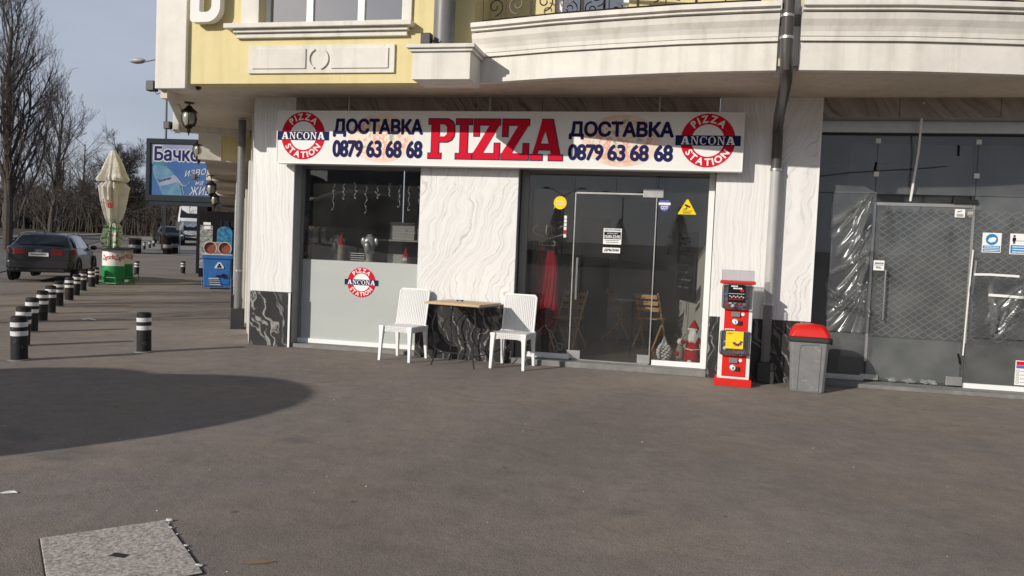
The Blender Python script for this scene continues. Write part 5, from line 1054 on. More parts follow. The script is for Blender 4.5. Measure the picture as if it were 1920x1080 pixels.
def barrel(label, x, y, rz):
    t = thing('beer_barrel_table', label, 'barrel table', (x, y, 0), rz, 'beer barrel tables under the closed parasol'); c = MB(); c.lathe([(.30, .06), (.31, .08), (.305, .56)], 30); c.build('lower_drum', 'beer_green', t, smooth=True); MB().lathe([(.305, .562), (.305, 1.03), (.295, 1.05)], 30).build('upper_drum', 'beer_white', t, smooth=True); MB().lathe([(.46, 1.052), (.47, 1.06), (.47, 1.085), (.46, 1.09)], 30).build('table_top', 'black_metal', t)
    for q in (-80, -5, 160):
        v, f, a0, b0, c0, d0 = glyphs('Zagorka', .02, 1, .35); mb = MB(); vs = []
        for p in v: u = (p[0]-a0)/(b0-a0)-.5; aa = R(q)+u*1.35; vs.append((.308*math.cos(aa), .308*math.sin(aa), .70+.20*(p[1]-c0)/(d0-c0)+u*.04))
        mb.add(vs, f); mb.build('lettering', 'beer_red', t)
    fr_ = MB(); 
    for z in (.05, .22): fr_.tube([(.40*sx, .40*sy, z) for sx, sy in ((-1, -1), (1, -1), (1, 1), (-1, 1), (-1, -1))], .012, 6)
    for sx in (-1, 1):
        for sy in (-1, 1): fr_.tube([(.40*sx, .40*sy, 0), (.40*sx, .40*sy, .23)], .012, 6)
    fr_.build('floor_frame', 'beer_green', t); return t
barrel('green and white beer barrel table with red script beside the bollard', -16.85, 10.55, R(0)); barrel('green and white beer barrel table standing behind the first one', -17.95, 12.35, R(25))
o = bx('parasol_weight', 'kerb', None, -.5, .5, -.5, .5, 0, .09, .01); o.location = (-17.5, 11.28, .0); o.rotation_euler = (0, 0, R(35)); tag(o, 'pale concrete parasol weight between the barrel tables', 'weight')
# blue ice cream bin with two planters' rims on top
ib = thing('ice_cream_bin', 'blue ice cream promotion bin with white triangle emblem by the side street', 'bin', (-13.75, 11.15, 0), R(30)); rings = [[(-w, -d, z), (w, -d, z), (w, d, z), (-w, d, z)] for z, w, d in ((.06, .36, .26), (.90, .40, .30))]; MB().loft(rings).build('tub', 'freezer_blue', ib, .02); bx('top_rim', 'freezer_blue', ib, -.43, .43, -.33, .33, .90, 1.02, .02); bx('lid_edge', 'ink_white', ib, -.425, .425, -.325, .325, 1.021, 1.035, .004)
mb = MB(); mb.prism([(-.05, .62), (.19, .62), (.20, .66), (.11, .80), (.03, .80), (-.06, .66)], -.305, -.298, ); mb.build('emblem_plate', 'ink_white', ib); mb = MB()
for x, z in ((.04, .68), (.10, .68), (.07, .735)): mb.prism(circle(x, z, .032, 14), -.309, -.306)
mb.box(-.02, .16, -.309, -.306, .632, .645); mb.build('emblem', 'ink_navy', ib); mb = MB()
for k in range(4): mb.box(-.22, .12-.02*k, -.312-.0+.02, -.296+.0, .12+.06*k, .155+.06*k)
mb.build('printed_biscuits', 'canvas', ib); mb = MB(); mb.box(-.02, .18, -.304, -.298, .37, .42); mb.prism(circle(.2, .40, .07, 16), -.306, -.3), mb.build('printed_chocolate', 'ink_navy', ib)
mb = MB(); 
for sx in (-1, 1): mb.tube([(sx*.40, -.38, 0), (sx*.40, -.38, .30)], .012, 6)
mb.tube([(-.40, -.38, .26), (.40, -.38, .26)], .012, 6); mb.tube([(-.40, -.38, .12), (.40, -.38, .12)], .012, 6); mb.build('guard_rail', 'freezer_blue', ib)
for i, (x, l_) in enumerate(((-.21, 'round terracotta lid leaning on the blue ice cream bin, street side'), (.20, 'round terracotta lid leaning on the blue ice cream bin, wall side'))):
    t = thing('terracotta_lid', l_, 'lid', tuple(T(-13.75, 11.15, 0) @ RZ(R(30)) @ Vector((x, -.02, 1.035))), R(30)); mb = MB(); mb.lathe([(.001, 0), (.18, 0), (.185, .05), (.16, .055), (.155, .02), (.001, .02)], 28, m=T(0, .03, .183) @ RX(R(82))); mb.build('disc', 'terracotta', t, smooth=True); mb = MB(); mb.ring(.19, .172, -.035, .03, 0, .185, 28); mb.build('rim', 'canvas', t)
# display fridge and stall goods behind the bin
fz = thing('display_cooler', 'dark green cooler with orange side beside the blue bin', 'cooler', (-12.95, 11.55, 0), R(33)); bx('cabinet', 'evergreen', fz, -.25, .25, -.25, .25, 0, .85, .01); bx('orange_panel', 'terracotta', fz, -.24, .24, -.262, -.251, .55, .84); bx('white_stripe', 'ink_white', fz, -.05, .10, -.266, -.2625, .10, .52)
mu = thing('drinks_column', 'tall blue patterned drinks cooler with rounded top under the overhang', 'cooler', tuple(CP(422, 500, 30.5))[:2]+(0,), R(20)); rings = []
prof = [(-.28, .0), (.28, .0), (.28, 1.75)]+[(.28*math.cos(R(a_)), 1.75+.22*math.sin(R(a_))) for a_ in range(15, 180, 15)]+[(-.28, 1.75)]; MB().prism(prof, -.2, .2).build('cabinet', 'mural_blue', mu, .01); bx('lower_panel', 'ink_violet', mu, -.25, .25, -.212, -.201, .75, 1.05)
sb = thing('sandwich_board', 'white framed notice board standing behind the blue bin', 'board', tuple(CP(406, 500, 29.5)*1.0)[:2]+(0,), R(25)); bx('panel', 'alu_brown', sb, -.36, .36, -.02, .02, .55, 1.35); mb = MB(); mb.tube([(-.37, 0, 0), (-.37, 0, 1.36), (.37, 0, 1.36), (.37, 0, 0)], .022, 6); mb.tube([(-.37, 0, .55), (.37, 0, .55)], .02, 6); mb.build('frame', 'ink_white', sb)
kp = CP(388, 470, 31); kk = thing('street_kiosk', 'dark advertising kiosk with black and white printed side', 'kiosk', (kp.x, kp.y, 0), R(20)); bx('body', 'kiosk_dark', kk, -.30, 2.6, 0, 1.6, 0, 2.55, .01); bx('printed_panel', 'kiosk_print', kk, -.27, .20, -.012, -.001, .35, 2.0); bx('price_panel', 'ink_white', kk, -.15, .12, -.016, -.0125, 2.02, 2.12); bx('price_panel', 'ink_white', kk, -.12, .12, -.016, -.0125, 1.86, 1.97)
for x in (.45, .9, 1.35): bx('glazed_bay', 'glass_dark', kk, x, x+.36, -.02, -.001, .3, 2.2); bx('poster', 'cardboard', kk, x+.06, x+.24, -.026, -.021, 1.0, 1.7)
# billboard
BD = 34; p0 = CP(271, 440, BD); bbz = math.atan2(.10, 1); bl = thing('billboard', 'large dark framed billboard with blue bottled water advertisement', 'billboard', (p0.x, p0.y, 0), bbz)
W_, Z0, Z1 = 4.4, 3.03, 5.62
mb = MB(); mb.box(0, W_, 0, .35, Z0-.02, Z0+.22); mb.box(0, W_, 0, .35, Z1-.20, Z1); mb.box(0, .17, 0, .35, Z0+.221, Z1-.201); mb.box(W_-.17, W_, 0, .35, Z0+.221, Z1-.201); mb.build('frame', 'billboard_frame', bl)
mat('poster_blue', (.035,.095,.26), .7, col2=(.06,.12,.27), vscale=.5, spec=.1); mat('poster_pale', (.27,.29,.40), .7, col2=(.17,.20,.33), vscale=.7, spec=.1); mat('bottle_blue', (.13,.24,.33), .7, col2=(.07,.16,.27), vscale=2, spec=.1); mat('bottle_cap', (.05,.17,.20), .7, spec=.1); mat('script_white', (.42,.45,.53), .7, spec=.1)
bx('poster', 'poster_blue', bl, .171, W_-.171, .08, .12, Z0+.221, Z1-.201); mb = MB(); mb.prism([(.175, Z1-.205), (.175, Z1-1.05), (.9, Z1-.98), (2.2, Z1-.80), (W_-.175, Z1-.72), (W_-.175, Z1-.205)][::-1], .075, .079); mb.build('pale_field', 'poster_pale', bl)
mb = MB(); put_text(mb, 'Бачково', .28, 3.20, Z1-.98, Z1-.26, .066, .075, 1.0); mb.build('letter_outline', 'script_white', bl); mb = MB(); put_text(mb, 'Бачково', .33, 3.15, Z1-.93, Z1-.31, .060, .028, 1.0); mb.build('lettering', 'ink_navy', bl)
bt_ = [(.42, -.98), (.85, -1.02), (.92, -1.12), (1.22, -1.35), (1.55, -1.75), (1.72, -2.36), (.82, -2.36), (.60, -1.9), (.42, -1.55), (.36, -1.25), (.40, -1.1)]; mb = MB(); mb.prism([(x-.1, Z1+z) for x, z in bt_][::-1], .070, .074); mb.build('bottle_picture', 'bottle_blue', bl); mb = MB(); mb.prism([(.30, Z1-1.10), (.78, Z1-1.14), (.74, Z1-.96), (.30, Z1-.94)], .066, .069); mb.build('cap_picture', 'bottle_cap', bl)
mb = MB(); mb.prism([(.48, Z1-1.78), (1.25, Z1-1.50), (1.42, Z1-1.80), (.62, Z1-2.0)], .066, .069); mb.build('bottle_label', 'poster_pale', bl); mb = MB(); put_text(mb, 'Бачково', 0, .58, 0, .12, 0, .03, m=T(.56, .062, Z1-1.84) @ RY(R(-16))); mb.build('lettering', 'ink_navy', bl)
mb = MB(); put_text(mb, 'извор', 0, 1.25, 0, .34, 0, .0, 1, .35, m=T(1.72, .064, Z1-1.66) @ RY(R(-8))); put_text(mb, 'на', 2.18, 2.55, Z1-1.90, Z1-1.72, .064, 0, 1, .3); put_text(mb, 'живот', 0, 1.55, 0, .36, 0, .0, 1, .35, m=T(1.92, .064, Z1-2.34) @ RY(R(-2))); mb.tube([(1.35, .07, Z1-1.62), (1.55, .07, Z1-1.92), (1.78, .07, Z1-1.96), (1.95, .07, Z1-1.78)], .014, 4); mb.tube([(1.30, .07, Z1-1.55), (1.60, .07, Z1-1.9), (1.68, .07, Z1-2.34)], .016, 4); mb.build('lettering', 'script_white', bl)
bx('apron', 'billboard_frame', bl, .15, W_-.15, .05, .30, Z0-.20, Z0-.021); bx('support_post', 'kiosk_dark', bl, 2.30, 2.75, .05, .45, 0, Z0-.201)
# street lamp
lp = CP(306, 484, 55); gz = gh(lp.x, lp.y); sl_ = thing('street_lamp', 'tall grey street lamp whose arm reaches out past the corner pilaster', 'street lamp', (lp.x, lp.y, gz)); H_ = 12.6
hd_ = CP(258, 114, 55); dx, dy_ = hd_.x-lp.x, hd_.y-lp.y
MB().tube([(0, 0, 0), (0, 0, H_*.6), (0, 0, H_)], [.11, .085, .06], 10).build('pole', 'pipe_dark', sl_, smooth=True); MB().tube([(0, 0, H_), (dx*.25, dy_*.25, H_+.45), (dx*.8, dy_*.8, hd_.z-gz-.1)], .045, 8).build('arm', 'pipe_dark', sl_); mb = MB(); mb.ball((dx, dy_, hd_.z-gz), .62, .30, .20, n=16, k=8); mb.build('lamp_head', 'pipe_grey', sl_, smooth=True); MB().lathe([(.16, 0), (.16, 1.1), (.115, 1.15)], 12).build('base_sleeve', 'terracotta', sl_)

# ------------------------------------------------------------------ vehicles
def lerp(a, b, t): return a+(b-a)*t
def vehicle(name, label, cat, loc, rz, st, paint, wheels, wr, group=None, glass=(), rear_glass=None, wind=None, scale=1.):
    """stations along the length (rear first): y, z_low, z_belt, z_top, w_low, w_belt, w_top"""
    t = thing(name, label, cat, loc, rz, group); t.scale = (scale,)*3; rings = []
    for (y, zl, zb, zt, wl, wbt, wt) in st:
        half = [(wl*.86, zl), (wl, zl+.10), (wbt+.012, lerp(zl, zb, .55)), (wbt, zb), (lerp(wbt, wt, .5)+.012, lerp(zb, zt, .5)), (wt+.03, zt-.05), (wt*.86, zt-.008), (wt*.4, zt+.012)]
        rings.append([(x, y, z) for x, z in half]+[(-x, y, z) for x, z in reversed(half)])
    MB().loft(rings).build('body', paint, t, .012, smooth=True)
    def at(y, v, off=.0):
        for i in range(len(st)-1):
            if st[i][0] <= y <= st[i+1][0]:
                f = (y-st[i][0])/(st[i+1][0]-st[i][0]); s_ = [lerp(a, b, f) for a, b in zip(st[i], st[i+1])]; break
        else: s_ = st[-1] if y > st[-1][0] else st[0]
        zb, zt, wb_, wt = s_[2], s_[3], s_[5], s_[6]; z = lerp(zb+.03, zt-.07, v); f = (z-zb)/max(.01, zt-zb); return (lerp(wb_, wt+.02, f)+off, y, z)
    for (ya, yb, yc, yd) in glass:           # bottom rear, bottom front, top front, top rear
        for sx in (-1, 1):
            n = 6; vs = []
            for k in range(n+1): p = at(lerp(ya, yb, k/n), .0, .016); vs.append((sx*p[0], p[1], p[2]))
            for k in range(n+1): p = at(lerp(yd, yc, k/n), .5, .030); vs.append((sx*p[0], lerp(lerp(ya, yb, k/n), lerp(yd, yc, k/n), .5), p[2]))
            for k in range(n+1): p = at(lerp(yd, yc, k/n), 1., .016); vs.append((sx*p[0], p[1], p[2]))
            fs = [(r_*(n+1)+k, r_*(n+1)+k+1, (r_+1)*(n+1)+k+1, (r_+1)*(n+1)+k) for r_ in range(2) for k in range(n)]
            MB().add(vs, fs).build('side_window', 'car_glass', t, smooth=True)
    for nm, q in (('rear_window', rear_glass), ('windscreen', wind)):
        if q: MB().add(q, [tuple(range(len(q)))]).build(nm, 'car_glass', t)
    for y in wheels:
        for sx in (-1, 1):
            w = st[len(st)//2][4]; 
            m_ = T(sx*(w-.10), y, wr) @ RY(R(90)*sx); ty = MB().lathe([(wr*.66, -.10), (wr*.93, -.10), (wr, -.06), (wr, .06), (wr*.93, .112), (wr*.66, .112)], 24, m=m_).build('wheel', 'tyre', t, smooth=True)
            rim = MB(); rim.lathe([(.03, .05), (wr*.2, .09), (wr*.2, .10), (.02, .10)], 12, m=m_); rim.lathe([(wr*.60, .06), (wr*.67, .114), (wr*.62, .116), (wr*.58, .07)], 24, m=m_)
            for k in range(5): rim.box(-.03, .03, wr*.12, wr*.64, .07, .10, m_ @ RZ(k*2*math.pi/5))
            rim.build('rim', 'alu', ty); mb = MB(); mb.lathe([(wr*1.14, -.02), (wr*1.14, .075), (wr*.9, .075), (wr*.9, -.02)], 24, m=T(sx*(w-.045), y, wr+.02) @ RY(R(90)*sx)); mb.build('wheel_arch', 'trim_black', t)
    return t
WAG = [(-2.37, .42, .93, .96, .78, .78, .64), (-2.30, .30, .97, 1.00, .84, .82, .66), (-2.14, .27, .99, 1.06, .89, .87, .70), (-1.75, .25, .98, 1.36, .91, .90, .60), (-1.45, .24, .97, 1.41, .915, .905, .61), (-.6, .22, .95, 1.445, .915, .91, .62), (.1, .22, .93, 1.43, .915, .91, .61), (.55, .22, .92, 1.34, .915, .90, .60), (1.15, .23, .91, .955, .915, .88, .66), (1.7, .24, .85, .89, .90, .84, .62), (2.15, .27, .74, .78, .84, .76, .56), (2.35, .36, .62, .66, .68, .62, .45)]
hdg = math.atan2(-U.x, U.y)      # local +y along the street
cr_ = CP(72, 528, 23.6); car = vehicle('station_wagon', 'dark grey station wagon parked with its rear towards the bollards', 'car', (cr_.x+U.x*2.36, cr_.y+U.y*2.36, .025), hdg, WAG, 'car_paint', (-1.42, 1.42), .33,
    glass=((-1.95, -1.33, -1.30, -1.62), (-1.28, -.30, -.28, -1.24), (-.24, .98, .52, -.20)), rear_glass=[(-.66, -2.168, 1.085), (.66, -2.168, 1.085), (.56, -1.80, 1.355), (-.56, -1.80, 1.355)], wind=[(-.62, 1.17, .97), (.62, 1.17, .97), (.53, .60, 1.335), (-.53, .60, 1.335)])
for sx in (-1, 1):
    lo = [(.34, -2.385), (.62, -2.385), (.80, -2.31), (.905, -2.12), (.925, -1.98)]; mb = MB(); mb.loft([[(sx*x, y, z) for x, y in lo]+[(sx*(x-.06), y+.05, z) for x, y in reversed(lo)] for z in (.785, .80, .93, .95)]); mb.build('tail_light', 'tail_red', car)
    mb = MB(); mb.tube([(sx*.60, -1.75, 1.39), (sx*.60, -1.2, 1.435), (sx*.60, .05, 1.455), (sx*.60, .4, 1.41)], .016, 6); mb.build('roof_rail', 'alu', car); mb = MB(); mb.ball((sx*1.0, .72, 1.0), .11, .07, .075); mb.build('side_mirror', 'trim_black', car, smooth=True)
    mb = MB(); mb.tube([(sx*.55, -2.33, .33), (sx*.55, -2.40, .33)], .035, 8); mb.build('exhaust', 'steel', car)
    mb = MB(); mb.add([(sx*.45, 2.25, .68), (sx*.78, 2.12, .70), (sx*.80, 2.0, .78), (sx*.48, 2.16, .76)], [(0,1,2,3)]); mb.build('headlight', 'lamp_clear', car)
pt = bx('number_plate', 'ink_white', car, -.26, .26, -2.392, -2.372, .74, .85, .004); mb = MB(); lines(mb, -.2, .2, .775, .82, -2.394, 3); mb.build('lettering', 'ink_grey', pt)
bx('rear_bumper', 'car_paint', car, -.80, .80, -2.40, -2.28, .36, .62, .05); bx('bumper_trim', 'trim_black', car, -.70, .70, -2.405, -2.3, .27, .37, .03); mb = MB(); mb.tube([(0, -1.55, 1.42), (0, -1.68, 1.52)], .012, 5); mb.build('antenna', 'trim_black', car); mb = MB()
for k in range(4): mb.ring(.032, .024, -2.372, -2.366, -.066+.044*k, .90, 16)
mb.build('emblem', 'steel', car); MB().tube([(-.02, -2.16, 1.10), (.32, -2.13, 1.12)], .01, 5).build('wiper', 'trim_black', car)
# copies of the wagon shape are not used elsewhere: the far car has its own proportions
SED = [(-2.2, .40, .86, .88, .66, .70, .55), (-2.0, .26, .92, .98, .84, .84, .66), (-1.3, .24, .93, 1.04, .88, .87, .66), (-.8, .23, .93, 1.38, .89, .88, .58), (.2, .23, .92, 1.42, .89, .88, .60), (.7, .23, .90, 1.30, .89, .87, .58), (1.2, .24, .88, .93, .88, .85, .62), (1.9, .27, .78, .82, .84, .78, .55), (2.2, .36, .62, .66, .66, .6, .45)]
q = CP(316, 452, 64); fc = vehicle('dark_sedan', 'dark car driving towards the plaza on the far road', 'car', (q.x, q.y, gh(q.x, q.y)+.025), hdg+math.pi+R(14), SED, 'car_black', (-1.3, 1.35), .32, glass=((-.95, -.1, -.1, -.7), (-.05, 1.0, .6, -.05)), wind=[(-.58, 1.22, .95), (.58, 1.22, .95), (.5, .76, 1.28), (-.5, .76, 1.28)])
for sx in (-1, 1): mb = MB(); mb.ball((sx*.62, 2.02, .70), .14, .10, .09); mb.build('headlight', 'lamp_clear', fc, smooth=True)
bx('number_plate', 'ink_white', fc, -.26, .26, 2.205, 2.22, .45, .55)
VAN = [(-2.3, .40, 1.05, 1.90, .80, .84, .70), (-2.2, .32, 1.05, 1.96, .92, .92, .80), (0, .30, 1.05, 1.98, .93, .93, .82), (1.2, .30, 1.05, 1.95, .93, .92, .80), (1.35, .30, 1.05, 1.90, .93, .92, .78), (1.85, .30, 1.02, 1.14, .92, .88, .74), (2.3, .32, .90, .98, .88, .82, .66), (2.42, .42, .70, .76, .74, .7, .55)]
def van(label, loc, rz, scale):
    v = vehicle('white_van', label, 'van', loc, rz, VAN, 'van_white', (-1.45, 1.5), .33, 'white vans on the far road', glass=((-2.0, -.9, -.9, -2.0), (-.8, .3, .3, -.8), (.4, 1.55, 1.2, .4)), wind=[(-.78, 1.87, 1.15), (.78, 1.87, 1.15), (.72, 1.375, 1.84), (-.72, 1.375, 1.84)], scale=scale)
    for sx in (-1, 1): mb = MB(); mb.add([(sx*.5, 2.40, .80), (sx*.84, 2.30, .82), (sx*.86, 2.16, 1.0), (sx*.6, 2.28, .97)], [(0,1,2,3)]); mb.build('headlight', 'lamp_clear', v); mb = MB(); mb.ball((sx*1.05, 1.55, 1.2), .10, .07, .14); mb.build('side_mirror', 'trim_black', v, smooth=True)
    bx('grille', 'trim_black', v, -.45, .45, 2.43, 2.46, .66, .78, .01); bx('bumper', 'trim_black', v, -.82, .82, 2.30, 2.47, .34, .56, .03); return v
q = CP(358, 460, 66); van('white minivan driving towards the plaza in front of the taller van', (q.x, q.y, gh(q.x, q.y)+.025), hdg+math.pi, .95)
q = CP(362, 456, 78); van('taller white van just behind the minivan on the far road', (q.x, q.y, gh(q.x, q.y)+.3), hdg+math.pi, 1.42)
# litter bins and a sign post by the far pavement
def drum(label, px, py, d, r_, h_):
    q = CP(px, py, d); t = thing('litter_bin', label, 'bin', (q.x, q.y, gh(q.x, q.y)), group='dark drums at the far pavement'); MB().lathe([(r_*.92, 0), (r_, .03), (r_, h_*.9), (r_*.85, h_*.92)], 20).build('drum', 'kiosk_dark', t, smooth=True); MB().lathe([(r_*1.12, h_*.93), (r_*1.12, h_*.98), (r_*.8, h_)], 20).build('lid', 'kiosk_dark', t, smooth=True); MB().lathe([(r_*1.01, h_*.35), (r_*1.02, h_*.36), (r_*1.02, h_*.55), (r_*1.01, h_*.56)], 20).build('band', 'pipe_dark', t, smooth=True)
drum('dark litter bin with pale band beside the beer barrels', 253, 472, 50, .36, .95); drum('wide dark drum beside the lamp post', 321, 476, 52, .42, 1.15); drum('narrow dark drum between lamp post and wide drum', 313, 477, 51, .25, 1.1)
q = CP(337, 473, 52); t = thing('sign_post', 'thin grey sign post with a square plate seen from behind', 'sign post', (q.x, q.y, gh(q.x, q.y))); MB().tube([(0, 0, 0), (0, 0, 2.2)], .035, 8).build('post', 'pipe_grey', t); bx('plate', 'pipe_grey', t, -.26, .26, -.05, -.036, 1.55, 2.1, .004)

# ================================================================== BARE TREES
def tree_mesh(seed, h, lean, levels, kids, spread, trop, r0, low=.12, taper=.72):
    """recursive branching; returns (trunk MB, crown MB)"""
    q = random.Random(seed); tr_m, cr_m = MB(), MB()
    def tube3(mb, pts, rs, n):
        mb.tube(pts, rs, n)
    def branch(p, d, ln, r_, lv):
        n = 5 if lv <= 1 else (4 if lv == 2 else 3); pts = [p]; rs = [r_]; dd = d.copy(); step = ln/n
        for k in range(n):
            dd = (dd+Vector((q.gauss(0, .10+.03*lv if lv else .035), q.gauss(0, .10+.03*lv if lv else .035), q.gauss(0, .08)+trop*(.10 if lv else .02)))).normalized(); pts.append(pts[-1]+dd*step); rs.append(max(.004, r_*(1-(k+1)/n*.72)))
        tube3(tr_m if lv == 0 else cr_m, pts, rs, 9 if lv == 0 else (6 if lv == 1 else (4 if lv == 2 else 3)))
        if lv >= levels: return
        for k in range(kids[lv]):
            t_ = (low if lv == 0 else .22)+(1-(low if lv == 0 else .22))*((k+q.random())/kids[lv]); f = t_*n; i = min(n-1, int(f)); pp = pts[i].lerp(pts[i+1], f-i); dl = (pts[i+1]-pts[i]).normalized()
            a_ = q.uniform(0, 2*math.pi); o1 = dl.orthogonal().normalized(); o2 = dl.cross(o1); side_ = o1*math.cos(a_)+o2*math.sin(a_); an = spread[lv]*q.uniform(.65, 1.25)
            nd = (dl*math.cos(an)+side_*math.sin(an)).normalized(); rr = rs[i]*(.38 if lv == 0 else .58); branch(pp, nd, ln*taper*q.uniform(.55, 1.05)*(1.08-.5*t_ if lv == 0 else 1-.3*t_), max(.005, rr), lv+1)
    branch(Vector((0, 0, 0)), Vector((lean, 0, 1)).normalized(), h, r0, 0)
    return tr_m, cr_m
def make_tree(label, seed, loc, rz, group, h, levels, kids, spread, trop, r0, low=.12, taper=.72, twig='twig', name='bare_tree'):
    t = thing(name, label, 'tree', loc, rz, group); a_, b_ = tree_mesh(seed, h, .05, levels, kids, spread, trop, r0, low, taper); a_.build('trunk', 'bark', t, smooth=True, fix=False); b_.build('crown', twig, t, fix=False); return t
def place(px, d): p = CP(px, 445, d); return (p.x, p.y, gh(p.x, p.y)-.05)
GT = 'bare trees beyond the road'
make_tree('tall bare poplar with upswept branches towering beyond the parked wagon', 11, place(14, 46), 0, GT, 12.8, 4, [28, 11, 8, 5], [R(27), R(30), R(34), R(40)], 1.9, .27, .03, .58)
make_tree('bare poplar with a narrower upswept crown beside the tallest tree', 23, place(92, 50), R(120), GT, 8.6, 4, [22, 10, 8, 5], [R(28), R(32), R(36), R(40)], 1.7, .18, .03, .56)
rt_ = make_tree('bare round crowned tree behind the closed parasol', 31, place(206, 62), R(40), GT, 6.4, 4, [26, 13, 9, 6], [R(62), R(46), R(44), R(44)], .5, .26, .25, .66, twig='thicket')
wt = make_tree('slender bare tree in the dark wood behind the road', 47, place(150, 84), 0, GT, 9.0, 3, [14, 8, 6], [R(50), R(45), R(42)], .7, .18, .2, .60)
i = 0
for px, d in ((-60, 60), (-20, 80), (30, 82), (60, 92), (110, 78), (130, 96), (175, 88), (195, 100), (235, 84), (255, 97), (270, 78), (290, 92), (310, 104), (330, 96), (350, 108), (380, 100), (410, 106), (435, 112)):
    src = wt if i % 3 else rt_; o = copy_tree(src); o.location = place(px, d); o.rotation_euler = (0, 0, i*1.7); s_ = (.52 if px > 240 else .66)+.22*((i*37) % 10)/10; o.scale = (s_,)*3
    o['label'] = 'slender bare tree in the dark wood behind the road' if i % 3 else 'spreading bare tree among the dark wood behind the road'; i += 1
# thicket: countless stems between the trees
q = random.Random(5); mb = MB()
for k in range(6200):
    px = q.uniform(-120, 470); d = q.uniform(76, 112); p = CP(px, 445, d); z = gh(p.x, p.y); hh = q.uniform(1.2, 3.2)+3.2*q.random()**2; dx, dy_ = q.gauss(0, .35), q.gauss(0, .35); a_ = Vector((p.x, p.y, z-.1)); b_ = a_+Vector((dx*.5, dy_*.5, hh*.5)); c = a_+Vector((dx*1.6+q.gauss(0, .3), dy_*1.6, hh)); mb.tube([a_, b_, c], [.05, .035, .008], 3)
    for w in range(3): e_ = a_.lerp(c, q.uniform(.3, .9)); mb.tube([e_, e_+Vector((q.gauss(0, .6), q.gauss(0, .5), q.uniform(.1, .9)))], [.022, .006], 3)
o = mb.build('thicket', 'thicket', None, fix=False); kind(o, 'stuff'); tag(o, 'dark leafless thicket filling the wood behind the road', 'thicket')
# dense undergrowth bank under the wood
mb = MB()
for k in range(2600):
    px = q.uniform(-140, 470); d = q.uniform(80, 118); p = CP(px, 445, d); z = gh(p.x, p.y); r_ = q.uniform(.5, 1.2)
    for w in range(5):
        c = Vector((p.x+q.gauss(0, r_), p.y+q.gauss(0, r_), z+abs(q.gauss(0, r_*1.3)))); u_ = Vector((q.gauss(0, 1), q.gauss(0, 1), q.gauss(0, 1))).normalized()*q.uniform(.15, .45); v_ = u_.orthogonal().normalized()*q.uniform(.08, .25); mb.add([c-u_, c+v_, c+u_, c-v_], [(0,1,2,3)])
o = mb.build('undergrowth', 'thicket', None, fix=False); kind(o, 'stuff'); tag(o, 'low dark brush covering the bank under the bare trees', 'undergrowth')

# ================================================================== WHAT STANDS BEHIND THE CAMERA (casts the shade, shows in the glass)
def shadow_parasol(label, loc, r_, rim, dome):  # unseen shadow caster, added and shaped to give the outline on the asphalt
    t = thing('shadow_parasol', label, 'parasol', loc, group='parasols added out of view for their shadow'); MB().tube([(0, 0, .02), (0, 0, rim+dome)], .03, 10).build('pole', 'pipe_grey', t); pr = [(r_*math.cos(a_*math.pi/2/9), rim+dome*math.sin(a_*math.pi/2/9)) for a_ in range(9)]+[(.03, rim+dome)]
    rings = [[(x*math.cos(2*math.pi*k/40), x*math.sin(2*math.pi*k/40), z) for k in range(40)] for x, z in [(r_, rim-.14)]+pr]; MB().loft(rings, cap=False).build('canopy', 'evergreen', t, smooth=True)
    for k in range(8): a_ = k*math.pi/4; MB().tube([(0, 0, rim+dome-.03), (r_*.95*math.cos(a_), r_*.95*math.sin(a_), rim)], .012, 5).build('rib', 'wood_dark', t)
    MB().lathe([(.03, rim+dome), (.035, rim+dome+.03), (.012, rim+dome+.06), (.012, rim+dome+.42)], 10).build('finial', 'wood_dark', t); bx('foot', 'kerb', t, -.35, .35, -.35, .35, 0, .07, .01)
shadow_parasol('open dark green parasol added out of view to cast the rounded shadow on the asphalt', (-8.60, -9.11, 0), 1.60, 2.10, .84); shadow_parasol('second open dark green parasol added out of view to cast the shoulder of the shadow', (-11.05, -10.26, 0), 1.05, 3.0, .5)
def double_lamp(label, x, y):
    t = thing('plaza_lamp', label, 'street lamp', (x, y, gh(x, y)), 0, 'double armed lamps across the plaza'); MB().tube([(0, 0, 0), (0, 0, 6.6)], [.09, .06], 8).build('pole', 'pipe_dark', t)
    for sx in (-1, 1): MB().tube([(0, 0, 6.4), (sx*.7, 0, 6.9), (sx*1.5, 0, 7.15)], .045, 6).build('arm', 'pipe_dark', t); mb = MB(); mb.ball((sx*1.7, 0, 7.18), .35, .14, .08); mb.build('lamp_head', 'pipe_dark', t)
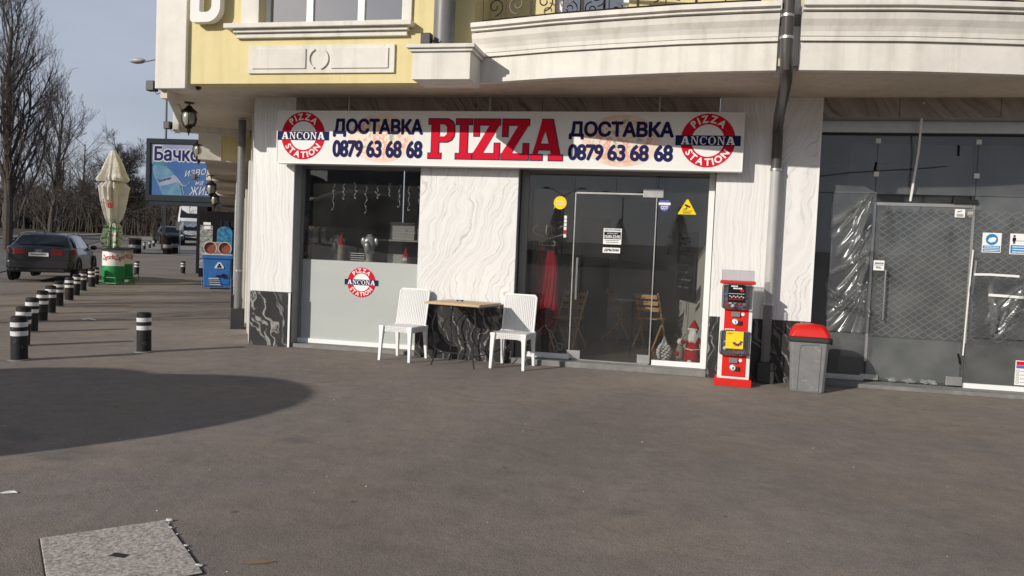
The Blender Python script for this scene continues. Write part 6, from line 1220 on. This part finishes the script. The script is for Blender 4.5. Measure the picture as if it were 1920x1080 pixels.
double_lamp('double armed lamp reflected beside the yellow sticker', -11.3, -62); double_lamp('double armed lamp reflected above the glass door', -6.2, -66)
ab = thing('apartment_block', 'flat roofed apartment block across the plaza', 'building', (-34, -100, gh(-34, -100)-.2)); bx('wall', 'block_wall', ab, -16, 10, -6, 6, 0, 13, .05); bx('roof', 'kiosk_dark', ab, -16.4, 10.4, -6.4, 6.4, 13.01, 13.5)
for k in range(8):
    for f in range(4): bx('window', 'car_glass', ab, -14.5+3*k, -13+3*k, 6.001, 6.05, 1.2+3*f, 2.7+3*f)
for k in range(12):
    x = -46+k*7.5; t = thing('evergreen_tree', 'dark conical evergreen across the plaza', 'tree', (x, -84-4*(k % 3), gh(x, -86)-.1), k, 'evergreens across the plaza'); t.scale = (1, 1, .8+.5*((k*7) % 5)/5)
    if k == 0:
        MB().tube([(0, 0, 0), (0, 0, 5)], [.2, .05], 7).build('trunk', 'bark', t); mb = MB(); qq = random.Random(2)
        for w in range(1500): z = .8+5.6*qq.random(); r_ = (6.6-z)*.32*math.sqrt(qq.random()); a_ = qq.uniform(0, 6.28); c = Vector((r_*math.cos(a_), r_*math.sin(a_), z)); u_ = Vector((math.cos(a_), math.sin(a_), -.3))*qq.uniform(.15, .35); v_ = Vector((-math.sin(a_), math.cos(a_), qq.gauss(0, .2)))*.12; mb.add([c-u_*.3-v_, c-u_*.3+v_, c+u_], [(0,1,2)])
        mb.build('crown', 'evergreen', t, fix=False); ev = t
    else:
        for ch in list(ev.children): o = ch.copy(); COL.objects.link(o); o.parent = t

for k, (x, y, s_, l_) in enumerate(((-15.2, -5.6, .62, 'young bare tree beside the plaza whose shadow crosses the open end of the bollard row'), (-17.6, -3.2, .70, 'young bare tree beside the plaza whose shadow crosses the middle of the bollard row'), (-20.4, -.6, .66, 'young bare tree beside the road whose shadow reaches the parked wagon'), (-24.0, 2.6, .74, 'young bare tree beside the road whose shadow falls behind the beer barrels'))):
    o = copy_tree(wt); o.location = (x, y, 0); o.rotation_euler = (0, 0, k*2.1); o.scale = (s_, s_, s_); o['label'] = l_; o['group'] = 'young trees beside the plaza'
